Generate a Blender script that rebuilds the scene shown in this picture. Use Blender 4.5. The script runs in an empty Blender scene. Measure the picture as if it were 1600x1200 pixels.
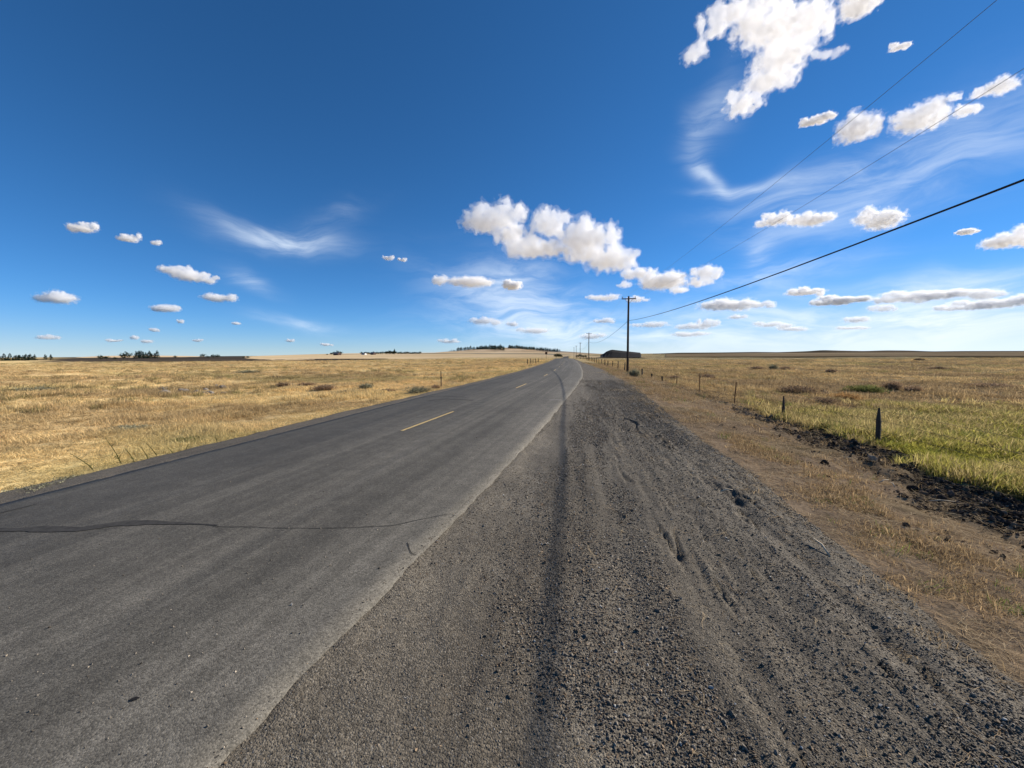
import bpy, math, random
import numpy as np
from mathutils import Vector, Matrix

scene = bpy.context.scene
col = scene.collection
R = math.radians
rng = np.random.default_rng(7)

# ------------------------------------------------------------------ camera
EYE = 1.95
FPX = 602.0                       # focal length in pixels of a 1600 px wide frame
YAW, PITCH, ROLL = R(8.5), R(4.42), R(0.35)
cam_d = bpy.data.cameras.new("camera")
cam_d.sensor_fit = 'HORIZONTAL'
cam_d.sensor_width = 36.0
cam_d.lens = 36.0 * FPX / 1600.0
cam_d.clip_start = 0.05
cam_d.clip_end = 200000.0
cam = bpy.data.objects.new("camera", cam_d)
col.objects.link(cam)
fwd = Vector((-math.sin(YAW) * math.cos(PITCH), math.cos(YAW) * math.cos(PITCH), -math.sin(PITCH)))
r0 = Vector((math.cos(YAW), math.sin(YAW), 0))
u0 = r0.cross(fwd)
rt = r0 * math.cos(ROLL) - u0 * math.sin(ROLL)
up = u0 * math.cos(ROLL) + r0 * math.sin(ROLL)
cam.matrix_world = Matrix(((rt.x, up.x, -fwd.x, 0), (rt.y, up.y, -fwd.y, 0), (rt.z, up.z, -fwd.z, EYE), (0, 0, 0, 1)))
scene.camera = cam

# ------------------------------------------------------------------ sky and sun
SUN_AZ, SUN_EL = R(57.0), R(27.6)        # clockwise from +Y (the way the road runs)
SUN_DIR = Vector((math.sin(SUN_AZ) * math.cos(SUN_EL), math.cos(SUN_AZ) * math.cos(SUN_EL), math.sin(SUN_EL)))
world = bpy.data.worlds.new("World")
scene.world = world
world.use_nodes = True
wt = world.node_tree
for n in list(wt.nodes):
    wt.nodes.remove(n)

class NT:
    """small helper for writing node trees"""
    def __init__(s, tree):
        s.t = tree
    def n(s, kind, inputs=None, **props):
        nd = s.t.nodes.new(kind)
        for k, v in props.items():
            setattr(nd, k, v)
        for k, v in (inputs or {}).items():
            s.put(nd, k, v)
        return nd
    def put(s, nd, k, v):
        sock = nd.inputs[k]
        if isinstance(v, bpy.types.NodeSocket):
            s.t.links.new(v, sock)
        elif isinstance(v, bpy.types.Node):
            s.t.links.new(v.outputs[0], sock)
        else:
            sock.default_value = v
    def m(s, op, a, b=None, c=None, clamp=False):
        nd = s.t.nodes.new('ShaderNodeMath'); nd.operation = op; nd.use_clamp = clamp
        for i, v in enumerate((a, b, c)):
            if v is not None:
                s.put(nd, i, v)
        return nd.outputs[0]
    def vm(s, op, a, b=None, scale=None):
        nd = s.t.nodes.new('ShaderNodeVectorMath'); nd.operation = op
        s.put(nd, 0, a)
        if b is not None:
            s.put(nd, 1, b)
        if scale is not None:
            s.put(nd, 'Scale', scale)
        return nd.outputs['Value'] if op in ('LENGTH', 'DOT_PRODUCT', 'DISTANCE') else nd.outputs[0]
    def mix(s, f, a, b, blend='MIX'):
        nd = s.t.nodes.new('ShaderNodeMix'); nd.data_type = 'RGBA'; nd.blend_type = blend
        s.put(nd, 0, f); s.put(nd, 6, a); s.put(nd, 7, b)
        return nd.outputs[2]
    def ramp(s, f, lo, hi, a=0.0, b=1.0, smooth=True):
        nd = s.t.nodes.new('ShaderNodeMapRange')
        nd.interpolation_type = 'SMOOTHSTEP' if smooth else 'LINEAR'
        s.put(nd, 0, f); s.put(nd, 1, lo); s.put(nd, 2, hi); s.put(nd, 3, a); s.put(nd, 4, b)
        return nd.outputs[0]
    def noise(s, vec, scale, detail=4, rough=0.55, dist=0.0):
        nd = s.n('ShaderNodeTexNoise', {'Vector': vec, 'Scale': scale, 'Detail': detail, 'Roughness': rough, 'Distortion': dist})
        return nd.outputs['Fac']

def pix_dir(x, y):
    """direction seen at a pixel of the 1600 x 1200 photograph: used only as a survey bearing"""
    return (fwd + rt * ((x - 800.0) / FPX) + up * ((600.0 - y) / FPX)).normalized()

def bearing(x, y):
    d = pix_dir(x, y)
    return math.atan2(d.x, d.y), math.asin(d.z)

W = NT(wt)
sky = W.n('ShaderNodeTexSky', sky_type='NISHITA', sun_disc=False)
sky.sun_elevation = SUN_EL
sky.sun_rotation = SUN_AZ
sky.altitude = 2500
sky.air_density = 0.75
sky.dust_density = 0.0
sky.ozone_density = 6.0
hsv = W.n('ShaderNodeHueSaturation', {'Saturation': 1.13, 'Value': 1.0, 'Hue': 0.4955, 'Color': sky.outputs[0]})
lum = W.n('ShaderNodeRGBToBW', {'Color': hsv.outputs[0]}).outputs[0]
pale = W.mix(W.ramp(lum, 2.2, 8.0, 0.0, .62), hsv.outputs[0], W.vm('SCALE', (.93, 1.01, 1.06), scale=lum))   # hazy air near the horizon
sky_soft = W.vm('SCALE', pale, scale=W.m('DIVIDE', 1.0, W.m('ADD', 1.0, W.m('MULTIPLY', lum, 0.07))))   # phone-like shoulder on the brightest air
# high thin cirrus: wisps where they drift in this sky, laid out by azimuth and elevation
tc = W.n('ShaderNodeTexCoord')
gen = tc.outputs['Generated']
sep = W.n('ShaderNodeSeparateXYZ', {'Vector': gen})
az = W.m('ARCTAN2', sep.outputs[0], sep.outputs[1])
el = W.m('ARCSINE', sep.outputs[2])
azel = W.n('ShaderNodeCombineXYZ', {'X': az, 'Y': el, 'Z': 0.0}).outputs[0]
wn = W.n('ShaderNodeTexNoise', {'Vector': azel, 'Scale': 5.0, 'Detail': 3.0})
warp = W.vm('SCALE', W.vm('SUBTRACT', wn.outputs['Color'], (0.5, 0.5, 0.5)), scale=0.09)
azw = W.vm('ADD', azel, warp)
CIRRUS = [  # centre bearing, half axes in degrees, tilt, strength
    (450, 372, 5.6, 1.5, -2, 1.1), (520, 345, 5, 1.6, 25, .25), (360, 352, 4, 1.0, -16, .35), (395, 440, 2.6, 1.2, -30, .7), (475, 503, 5.0, .8, -2, .8),
    (800, 462, 10, 3.6, -12, 1.25), (860, 512, 11, 2.6, -6, .9), (815, 430, 3.0, 2.0, 10, .8),
    (1118, 165, 2.0, 3.8, -28, .55), (1090, 222, 1.3, 3.0, 5, .5), (1106, 270, 2.8, .7, -40, .95), (1165, 291, 4.6, .65, -6, 1.0), (1290, 280, 9, 1.6, 8, .75), (1500, 245, 13, 3.6, 20, .62),
    (1185, 400, 1.6, 1.8, -30, .9), (1235, 420, 7.5, .8, -1, .9), (1170, 442, 4.5, 1.3, 0, .7), (1500, 440, 5, 1.1, 8, .8),
    (1370, 472, 11, 2.0, 0, .7), (1540, 500, 14, 2.0, 0, .8), (1020, 515, 26, 3.2, 0, .85), (1330, 520, 26, 3.4, 0, 1.0), (1270, 345, 7, 1.8, 0, .5)]
total = None
for (cx, cy, ra, re, tilt, st) in CIRRUS:
    a0, e0 = bearing(cx, cy)
    d = W.vm('SUBTRACT', azw, (a0, e0, 0))
    sx = W.n('ShaderNodeSeparateXYZ', {'Vector': d})
    ce = math.cos(e0)
    c, s_ = math.cos(R(tilt)), math.sin(R(tilt))
    u = W.m('ADD', W.m('MULTIPLY', sx.outputs[0], c * ce / R(ra)), W.m('MULTIPLY', sx.outputs[1], s_ / R(ra)))
    v = W.m('ADD', W.m('MULTIPLY', sx.outputs[0], -s_ * ce / R(re)), W.m('MULTIPLY', sx.outputs[1], c / R(re)))
    q = W.m('ADD', W.m('MULTIPLY', u, u), W.m('MULTIPLY', v, v))
    g = W.m('MULTIPLY', W.m('POWER', math.e, W.m('MULTIPLY', q, -1.1)), st)
    total = g if total is None else W.m('ADD', total, g)
st1 = W.n('ShaderNodeMapping', {'Vector': azw, 'Rotation': (0, 0, R(-14)), 'Scale': (4.5, 22.0, 1.0)})
fib = W.noise(st1.outputs[0], 1.0, 7, 0.60, 0.5)
fib = W.ramp(fib, 0.32, 0.72, 0.13, 1.1)
cir = W.m('MULTIPLY', W.m('MULTIPLY', total, fib), 0.55, clamp=True)
skyc = W.mix(cir, sky_soft, (5.6, 6.3, 7.1, 1.0))
bg = W.n('ShaderNodeBackground', {'Color': skyc, 'Strength': 0.112})
wo = W.n('ShaderNodeOutputWorld', {'Surface': bg.outputs[0]})

world.cycles.sampling_method = 'MANUAL'
world.cycles.sample_map_resolution = 256
sun_d = bpy.data.lights.new("sun", 'SUN')
sun_d.energy = 5.0
sun_d.angle = R(0.53)
sun_d.color = (1.0, 0.92, 0.80)
sun = bpy.data.objects.new("sun", sun_d)
sun.rotation_euler = (-SUN_DIR).to_track_quat('-Z', 'Y').to_euler()
sun.location = (60, 40, 60)
col.objects.link(sun)

scene.view_settings.view_transform = 'Standard'
scene.view_settings.look = 'None'
scene.view_settings.gamma = 1.0
scene.view_settings.exposure = 0.55
scene.render.engine = 'CYCLES'
cy = scene.cycles
cy.max_bounces = 16
cy.diffuse_bounces = 2
cy.glossy_bounces = 2
cy.transmission_bounces = 3
cy.volume_bounces = 16
cy.transparent_max_bounces = 6
cy.use_denoising = True
cy.volume_max_steps = 256
cy.volume_step_rate = 2.0

# ------------------------------------------------------------------ helpers
def tag(o, label=None, cat=None, group=None, kind=None):
    if label: o['label'] = label
    if cat: o['category'] = cat
    if group: o['group'] = group
    if kind: o['kind'] = kind
    return o

def empty(name, loc, rz=0.0):
    o = bpy.data.objects.new(name, None)
    o.location = loc
    o.rotation_euler = (0, 0, rz)
    o.empty_display_size = 0.2
    col.objects.link(o)
    return o

def mesh_np(name, verts, faces, mat=None, smooth=False):
    me = bpy.data.meshes.new(name)
    me.from_pydata([tuple(v) for v in verts] if not isinstance(verts, np.ndarray) else verts.tolist(), [],
                   faces if not isinstance(faces, np.ndarray) else faces.tolist())
    if mat:
        me.materials.append(mat)
    if smooth:
        me.polygons.foreach_set('use_smooth', np.ones(len(me.polygons), bool))
    me.update()
    return me

def link(name, me, parent=None, loc=None):
    o = bpy.data.objects.new(name, me)
    col.objects.link(o)
    if parent:
        o.parent = parent
    if loc is not None:
        o.location = loc
    return o

_tab = np.random.default_rng(3).random((256, 256))
def vn(x, y, s=0):
    x = np.asarray(x, float) + s * 17.31; y = np.asarray(y, float) + s * 7.77
    xi = np.floor(x).astype(int); yi = np.floor(y).astype(int)
    fx = x - xi; fy = y - yi
    fx = fx * fx * (3 - 2 * fx); fy = fy * fy * (3 - 2 * fy)
    a = _tab[xi & 255, yi & 255]; b = _tab[(xi + 1) & 255, yi & 255]
    c = _tab[xi & 255, (yi + 1) & 255]; d = _tab[(xi + 1) & 255, (yi + 1) & 255]
    return (a * (1 - fx) + b * fx) * (1 - fy) + (c * (1 - fx) + d * fx) * fy
def fbm(x, y, o=4, s=0):
    t = 0; a = .5; f = 1.0; n = 0
    for i in range(o):
        t = t + a * vn(x * f, y * f, s + i); n += a
        a *= .5; f *= 2.03
    return t / n - .5
def sstep(a, b, x):
    t = np.clip((np.asarray(x, float) - a) / (b - a), 0, 1)
    return t * t * (3 - 2 * t)

def spline(ys, xs):
    g = np.linspace(-60, 400, 4601)
    v = np.interp(g, ys, xs)
    # extrapolate the near end along its own slope
    v = np.where(g < ys[0], xs[0] + (g - ys[0]) * (xs[1] - xs[0]) / (ys[1] - ys[0]), v)
    for w in (41, 41):
        v = np.convolve(np.pad(v, w // 2, mode='edge'), np.ones(w) / w, mode='valid')
    return lambda y: np.interp(y, g, v)
# surveyed edges of the asphalt and of the gravel pull-out, metres: X as a function of Y along the road
R_EDGE = spline([-20, 1.45, 2.56, 4.13, 6.86, 13.5, 22, 32.1, 44, 67, 100, 170, 260], [-2.9, -1.70, -1.57, -1.37, -1.03, -.43, .32, 1.05, 1.5, 1.85, 1.9, .9, -1.5])
L_EDGE = spline([-20, 3.8, 5.3, 7.9, 15.75, 26.5, 44, 70, 100, 170, 260], [-8.6, -7.45, -7.38, -7.22, -6.84, -5.95, -5.1, -4.65, -4.5, -5.4, -8.0])
C_LINE = spline([-20, 5, 9, 12.3, 21.3, 33, 44, 66, 100, 170, 260], [-6.9, -4.52, -4.13, -3.8, -2.94, -2.16, -1.71, -1.36, -1.3, -2.2, -4.7])
G_EDGE = spline([-20, 2.5, 4, 6, 11.6, 26, 55, 80, 110, 260], [2.4, 2.6, 2.72, 2.92, 3.13, 3.95, 4.0, 3.2, 2.7, 0.2])

def height(x, y):
    """natural ground (grass, verge, ditch) - road and gravel lie in a shallow bed cut in it"""
    x = np.asarray(x, float); y = np.asarray(y, float)
    yc = np.clip(y, -40, 260)
    gx = G_EDGE(yc); lx = L_EDGE(yc)
    t = x - gx
    zr = np.interp(t, [-1, 0, 1.2, 2.6, 4.0, 5.2, 8, 16, 60, 400], [-.05, -.06, -.16, -.36, -.52, -.58, -.74, -.95, -1.1, -1.2])
    s = lx - x
    zl = np.interp(s, [-1, 0, .55, 1.5, 4, 15, 80, 400], [-.03, -.03, -.06, -.2, -.32, -.38, -.45, -.6])
    z = np.where(t > -1.5, zr, np.where(s > -1.5, zl, -.05))
    d = np.hypot(x, y)
    off = np.maximum(np.maximum(t, s), 0)
    a = sstep(.3, 4, off)
    z = z + a * (fbm(x * .35, y * .35, 4, 1) * .36 + fbm(x * .06, y * .06, 3, 2) * .55 * sstep(15, 80, d))
    z = z + a * fbm(x * 1.4, y * 1.4, 3, 9) * .10
    # rough clods near the ditch
    ditch = sstep(1.9, 2.7, t) * (1 - sstep(4.2, 4.7, t)) * sstep(30, 8, y)
    z = z + ditch * (np.abs(fbm(x * 3.1, y * 3.1, 3, 21)) * .42 - .05)
    verge = sstep(0, .5, t) * (1 - sstep(3.5, 5, t))
    z = z + verge * fbm(x * 5, y * 5, 3, 31) * .07
    z = z + fbm(x * .012, y * .012, 3, 5) * 2.2 * sstep(70, 400, d)
    z = z - 2.6 * sstep(165, 260, y) * (1 - sstep(500, 1500, d) * .4)
    return z

# ------------------------------------------------------------------ materials
def new_mat(name):
    m = bpy.data.materials.new(name)
    m.use_nodes = True
    m.node_tree.nodes.clear()
    return m, NT(m.node_tree)

def plain(name, rgb, rough=.8, var=.25, scale=9.0, bump=0.3, stretch=(1, 1, 1), metal=0.0):
    m, N = new_mat(name)
    tcn = N.n('ShaderNodeTexCoord')
    mp = N.n('ShaderNodeMapping', {'Vector': tcn.outputs['Object'], 'Scale': stretch})
    f = N.noise(mp.outputs[0], scale, 5, .6)
    c = N.mix(N.ramp(f, .25, .75), tuple(v * (1 - var) for v in rgb) + (1,), tuple(min(1, v * (1 + var)) for v in rgb) + (1,))
    bp = N.n('ShaderNodeBump', {'Strength': bump, 'Distance': .02, 'Height': f})
    b = N.n('ShaderNodeBsdfPrincipled', {'Base Color': c, 'Roughness': rough, 'Normal': bp.outputs[0], 'Metallic': metal})
    b.inputs['Specular IOR Level'].default_value = .25
    N.n('ShaderNodeOutputMaterial', {'Surface': b.outputs[0]})
    return m

def ground_mat():
    m, N = new_mat('field_soil')
    at = N.n('ShaderNodeAttribute', attribute_name='tint')
    g = N.n('ShaderNodeNewGeometry').outputs['Position']
    f1 = N.noise(g, 2.3, 6, .62)
    f2 = N.noise(g, 22.0, 4, .6)
    f3 = N.noise(N.n('ShaderNodeMapping', {'Vector': g, 'Scale': (.05, .16, .1), 'Rotation': (0, 0, R(-30))}).outputs[0], 1.0, 6, .65)
    v = N.m('MULTIPLY', N.ramp(f1, .2, .8, .62, 1.38), N.ramp(f2, .25, .75, .68, 1.32))
    v = N.m('MULTIPLY', v, N.ramp(f3, .3, .7, .74, 1.25))
    c = N.vm('SCALE', at.outputs['Color'], scale=v)
    hgt = N.m('ADD', N.m('MULTIPLY', f2, .35), f1)
    bp = N.n('ShaderNodeBump', {'Strength': .55, 'Distance': .06, 'Height': hgt})
    b = N.n('ShaderNodeBsdfDiffuse', {'Color': c, 'Normal': bp.outputs[0], 'Roughness': .6})
    N.n('ShaderNodeOutputMaterial', {'Surface': b.outputs[0]})
    return m

def hill_mat(name, c0, c1, c2=None):
    m, N = new_mat(name)
    g = N.n('ShaderNodeNewGeometry').outputs['Position']
    f = N.noise(N.n('ShaderNodeMapping', {'Vector': g, 'Scale': (.004, .0016, .02)}).outputs[0], 1.0, 6, .6)
    c = N.mix(N.ramp(f, .36, .64), c0 + (1,), c1 + (1,))
    if c2:
        f2 = N.noise(g, .006, 5, .6)
        c = N.mix(N.ramp(f2, .56, .66), c, c2 + (1,))
    b = N.n('ShaderNodeBsdfDiffuse', {'Color': c, 'Roughness': .5})
    N.n('ShaderNodeOutputMaterial', {'Surface': b.outputs[0]})
    return m

def blade_mat(name, trans=.4, gain=1.0):
    m, N = new_mat(name)
    at = N.n('ShaderNodeAttribute', attribute_name='tint', attribute_type='INSTANCER')
    va = N.n('ShaderNodeAttribute', attribute_name='var')
    v = N.ramp(va.outputs['Fac'], 0, 1, .55 * gain, 1.45 * gain, smooth=False)
    c = N.vm('SCALE', at.outputs['Color'], scale=v)
    d = N.n('ShaderNodeBsdfDiffuse', {'Color': c, 'Roughness': .3})
    t = N.n('ShaderNodeBsdfTranslucent', {'Color': c})
    mx = N.n('ShaderNodeMixShader', {0: trans, 1: d.outputs[0], 2: t.outputs[0]})
    N.n('ShaderNodeOutputMaterial', {'Surface': mx.outputs[0]})
    return m

def leaf_mat(name, rgb, trans=.3, var=.35):
    m, N = new_mat(name)
    va = N.n('ShaderNodeAttribute', attribute_name='var')
    oi = N.n('ShaderNodeObjectInfo')
    v = N.m('MULTIPLY', N.ramp(va.outputs['Fac'], 0, 1, 1 - var, 1 + var, smooth=False), N.ramp(oi.outputs['Random'], 0, 1, .82, 1.18, smooth=False))
    c = N.vm('SCALE', rgb, scale=v)
    d = N.n('ShaderNodeBsdfDiffuse', {'Color': c})
    t = N.n('ShaderNodeBsdfTranslucent', {'Color': c})
    mx = N.n('ShaderNodeMixShader', {0: trans, 1: d.outputs[0], 2: t.outputs[0]})
    N.n('ShaderNodeOutputMaterial', {'Surface': mx.outputs[0]})
    return m

def stone_mat(name, lo, hi, rough=.75):
    m, N = new_mat(name)
    at = N.n('ShaderNodeAttribute', attribute_name='tint', attribute_type='INSTANCER')
    tcn = N.n('ShaderNodeTexCoord')
    f = N.noise(tcn.outputs['Object'], 1.6, 4, .6)
    c = N.vm('SCALE', at.outputs['Color'], scale=N.ramp(f, .25, .75, lo, hi))
    b = N.n('ShaderNodeBsdfPrincipled', {'Base Color': c, 'Roughness': rough})
    b.inputs['Specular IOR Level'].default_value = .35
    N.n('ShaderNodeOutputMaterial', {'Surface': b.outputs[0]})
    return m

def asphalt_mat():
    m, N = new_mat('worn_asphalt')
    g = N.n('ShaderNodeNewGeometry').outputs['Position']
    lat = N.n('ShaderNodeAttribute', attribute_name='lat').outputs['Fac']       # 0 left edge .. 1 right edge
    alo = N.n('ShaderNodeAttribute', attribute_name='along').outputs['Fac']
    co = N.n('ShaderNodeCombineXYZ', {'X': N.m('MULTIPLY', lat, 6.4), 'Y': alo, 'Z': 0.0}).outputs[0]
    agg = N.n('ShaderNodeTexVoronoi', {'Vector': g, 'Scale': 115.0, 'Randomness': 1.0})
    agg2 = N.n('ShaderNodeTexVoronoi', {'Vector': g, 'Scale': 48.0})
    cellv = N.n('ShaderNodeSeparateColor', {'Color': agg.outputs['Color']}).outputs[0]
    cellw = N.n('ShaderNodeSeparateColor', {'Color': agg2.outputs['Color']}).outputs[1]
    fine = N.noise(g, 60, 3, .6)
    mid = N.noise(g, 3.5, 5, .6)
    big = N.noise(g, .35, 4, .6)
    st = N.noise(N.n('ShaderNodeMapping', {'Vector': co, 'Scale': (4.2, .055, 1)}).outputs[0], 1.0, 6, .62)
    st2 = N.noise(N.n('ShaderNodeMapping', {'Vector': co, 'Scale': (1.1, .02, 1)}).outputs[0], 1.0, 3, .55)
    base = N.mix(N.ramp(st, .3, .72), (.080, .073, .060, 1), (.142, .129, .106, 1))
    base = N.mix(N.ramp(st2, .38, .66, 0, .7), base, (.072, .066, .055, 1))
    # the lane on the far side is a fresher, darker mat; the near edge carries gravel dust
    base = N.mix(N.ramp(lat, .58, .18, 0, .62), base, (.057, .053, .046, 1))
    dustn = N.noise(N.n('ShaderNodeMapping', {'Vector': co, 'Scale': (2.6, .35, 1)}).outputs[0], 1.0, 6, .65)
    de = N.m('MULTIPLY', N.ramp(N.m('ADD', lat, N.m('MULTIPLY', N.m('SUBTRACT', dustn, .5), .22)),   .78, 1.0), .36)
    base = N.mix(de, base, (.165, .150, .124, 1))
    vv = N.m('MULTIPLY', N.ramp(cellv, 0, 1, .62, 1.42, smooth=False), N.ramp(cellw, 0, 1, .86, 1.16, smooth=False))
    vv = N.m('MULTIPLY', vv, N.m('MULTIPLY', N.ramp(mid, .25, .75, .86, 1.14), N.ramp(big, .3, .7, .9, 1.1)))
    c = N.vm('SCALE', base, scale=vv)
    h = N.m('ADD', N.m('MULTIPLY', agg.outputs['Distance'], -1.0), N.m('MULTIPLY', fine, .6))
    bp = N.n('ShaderNodeBump', {'Strength': .55, 'Distance': .004, 'Height': h})
    b = N.n('ShaderNodeBsdfPrincipled', {'Base Color': c, 'Roughness': .82, 'Normal': bp.outputs[0]})
    b.inputs['Specular IOR Level'].default_value = .22
    N.n('ShaderNodeOutputMaterial', {'Surface': b.outputs[0]})
    return m

def gravel_mat():
    m, N = new_mat('packed_gravel')
    g = N.n('ShaderNodeNewGeometry').outputs['Position']
    at = N.n('ShaderNodeAttribute', attribute_name='dusty').outputs['Fac']
    wz = N.n('ShaderNodeTexNoise', {'Vector': g, 'Scale': 9.0, 'Detail': 3.0})
    g2 = N.vm('ADD', g, N.vm('SCALE', wz.outputs['Color'], scale=.02))
    v1 = N.n('ShaderNodeTexVoronoi', {'Vector': g2, 'Scale': 78.0})
    v2 = N.n('ShaderNodeTexVoronoi', {'Vector': g2, 'Scale': 170.0})
    s1 = N.n('ShaderNodeSeparateColor', {'Color': v1.outputs['Color']})
    s2 = N.n('ShaderNodeSeparateColor', {'Color': v2.outputs['Color']})
    st = N.noise(N.n('ShaderNodeMapping', {'Vector': g, 'Scale': (5.0, .22, 1)}).outputs[0], 1.0, 6, .65)
    big = N.noise(g, .8, 5, .6)
    grey = N.mix(N.ramp(st, .3, .7), (.060, .049, .036, 1), (.124, .103, .074, 1))
    dust = N.mix(N.ramp(big, .3, .7), (.114, .097, .073, 1), (.168, .144, .109, 1))
    c = N.mix(at, grey, dust)
    vv = N.m('MULTIPLY', N.ramp(s1.outputs[0], 0, 1, .55, 1.5, smooth=False), N.ramp(s2.outputs[0], 0, 1, .7, 1.3, smooth=False))
    sp = N.ramp(s2.outputs[1], .965, .975, 0, 1)
    c = N.vm('SCALE', c, scale=vv)
    c = N.mix(N.m('MULTIPLY', sp, .5), c, (.34, .32, .28, 1))
    h = N.m('ADD', N.m('MULTIPLY', v1.outputs['Distance'], -1.3), N.m('MULTIPLY', v2.outputs['Distance'], -.7))
    h = N.m('ADD', h, N.m('MULTIPLY', N.noise(g, 38, 4, .7), 1.2))
    bp = N.n('ShaderNodeBump', {'Strength': .6, 'Distance': .009, 'Height': h})
    b = N.n('ShaderNodeBsdfPrincipled', {'Base Color': c, 'Roughness': .85, 'Normal': bp.outputs[0]})
    b.inputs['Specular IOR Level'].default_value = .25
    N.n('ShaderNodeOutputMaterial', {'Surface': b.outputs[0]})
    return m

M = {}
M['ground'] = ground_mat()
M['asphalt'] = asphalt_mat()
M['gravel'] = gravel_mat()
M['blade'] = blade_mat('dry_grass_blades', .38)
M['green_blade'] = blade_mat('green_grass_blades', .5)
M['straw'] = blade_mat('loose_straw', .15)
M['stone'] = stone_mat('gravel_stones', .7, 1.3)
M['clod'] = stone_mat('dark_clods', .6, 1.4, 1.0)
M['clod'].node_tree.nodes['Principled BSDF'].inputs['Specular IOR Level'].default_value = 0.0
M['tar'] = plain('crack_tar', (.044, .041, .037), .95, .3, 14)
M['crack'] = plain('open_crack', (.012, .011, .010), .9, .3, 20)
M['paint'] = plain('yellow_road_paint', (.50, .36, .15), .7, .32, 26, .4)
M['white_paint'] = plain('white_road_paint', (.32, .31, .29), .7, .35, 26, .4)
M['pole'] = plain('creosoted_pole_wood', (.050, .038, .030), .85, .35, 6, .5, (6, 6, .35))
M['post'] = plain('weathered_post_wood', (.048, .042, .037), .9, .4, 8, .7, (9, 9, .6))
M['rust'] = plain('rusty_steel', (.095, .042, .024), .8, .4, 20, .3)
M['wire'] = plain('dark_cable_sheath', (.016, .016, .018), .6, .2, 5, 0)
M['thin_wire'] = plain('oxidised_conductor', (.16, .17, .18), .5, .2, 5, 0, metal=.3)
M['barb'] = plain('rusted_fence_wire', (.085, .062, .048), .7, .3, 12, 0)
M['ceramic'] = plain('brown_glazed_insulator', (.06, .03, .02), .25, .2, 8, 0)
M['wheat'] = hill_mat('wheat_stubble_hill', (.60, .43, .24), (.72, .54, .32))
M['wheat_far'] = hill_mat('stubble_and_pasture_hill', (.52, .37, .22), (.66, .49, .31), (.36, .26, .17))
M['range'] = hill_mat('brown_rangeland', (.26, .185, .105), (.40, .29, .165))
M['plowed'] = hill_mat('dark_fallow_field', (.052, .043, .036), (.075, .062, .05))
M['scab'] = hill_mat('dark_scabland_ridge', (.085, .066, .046), (.17, .125, .08))
M['basalt'] = plain('dark_tarp_and_earth', (.008, .008, .010), 1.0, .4, .2, .2)
M['conifer'] = leaf_mat('conifer_needles', (.022, .038, .026), .1, .5)
M['bark'] = plain('conifer_bark', (.06, .045, .035), .9, .3, 3, .2)
M['olive_leaf'] = leaf_mat('broadleaf_farm_tree', (.030, .042, .020), .2, .5)
M['twig'] = leaf_mat('dry_shrub_twigs', (.34, .235, .145), .3, .5)
M['dark_twig'] = leaf_mat('dark_dead_shrub_twigs', (.265, .185, .120), .25, .55)
M['sage'] = leaf_mat('grey_green_sage', (.28, .26, .165), .25, .45)
M['green_leaf'] = leaf_mat('green_weed_leaf', (.165, .175, .060), .4, .45)
M['straw_leaf'] = leaf_mat('orange_dry_weed', (.40, .24, .10), .35, .45)
M['rock'] = plain('grey_field_rock', (.21, .185, .155), .9, .35, 4, .6)
M['barn_red'] = plain('faded_red_barn_boards', (.085, .055, .045), .9, .3, 2, .2)
M['barn_white'] = plain('white_painted_boards', (.66, .66, .64), .8, .1, 2, .1)
M['barn_roof'] = plain('grey_metal_roof', (.16, .16, .17), .5, .2, 2, .1)
M['dark_open'] = plain('dark_doorway_boards', (.02, .018, .016), .9, .2, 2, 0)
M['sign_back'] = plain('shaded_brown_sign_plate', (.085, .045, .028), .6, .2, 6, .1)  # weathered brown, with the shade of the backlit face put into the colour
M['far_road'] = plain('pale_far_road', (.30, .28, .25), .9, .15, .05, 0)
M['dead_wood'] = plain('bleached_stick', (.46, .38, .27), .9, .2, 20, .2)

# ------------------------------------------------------------------ ground colours by zone (surface colours, plus backlit darkening painted on the right field)
def lerp(a, b, f):
    return a * (1 - f[..., None]) + b * f[..., None]
def zone_green(x, y):
    gx = G_EDGE(np.clip(y, -40, 260))
    t = x - gx + fbm(x * .5, y * .5, 3, 41) * 1.6
    g = sstep(4.2, 5.0, t) * (1 - sstep(11, 21, y + fbm(x * .3, y * .3, 3, 42) * 12 - (x - 8) * .45)) * (1 - sstep(16, 26, x)) * sstep(-2, 3, y)
    return g
def zone_clod(x, y):
    gx = G_EDGE(np.clip(y, -40, 260))
    t = x - gx + fbm(x * .7, y * .7, 4, 43) * 2.0
    w = np.interp(y, [3, 7, 12, 20, 32], [1.0, 1.0, .85, .5, 0])
    lo = np.interp(y, [3, 6, 12, 22], [2.0, 2.1, 2.9, 3.2])
    return sstep(lo, lo + 1.1, t) * (1 - sstep(4.1, 4.7, t)) * w * sstep(-.16, .10, fbm(x * 1.3, y * 1.3, 3, 44) + .10 * (t > 3))
PALE, TAN = np.array([.72, .550, .270]), np.array([.62, .450, .220])
BROWN, OLIVE = np.array([.36, .265, .150]), np.array([.37, .325, .135])
RUSSET, GREEN = np.array([.50, .360, .185]), np.array([.345, .320, .062])
BLACK, VERGE, DARK = np.array([.036, .033, .031]), np.array([.285, .200, .130]), np.array([.060, .050, .041])
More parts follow.
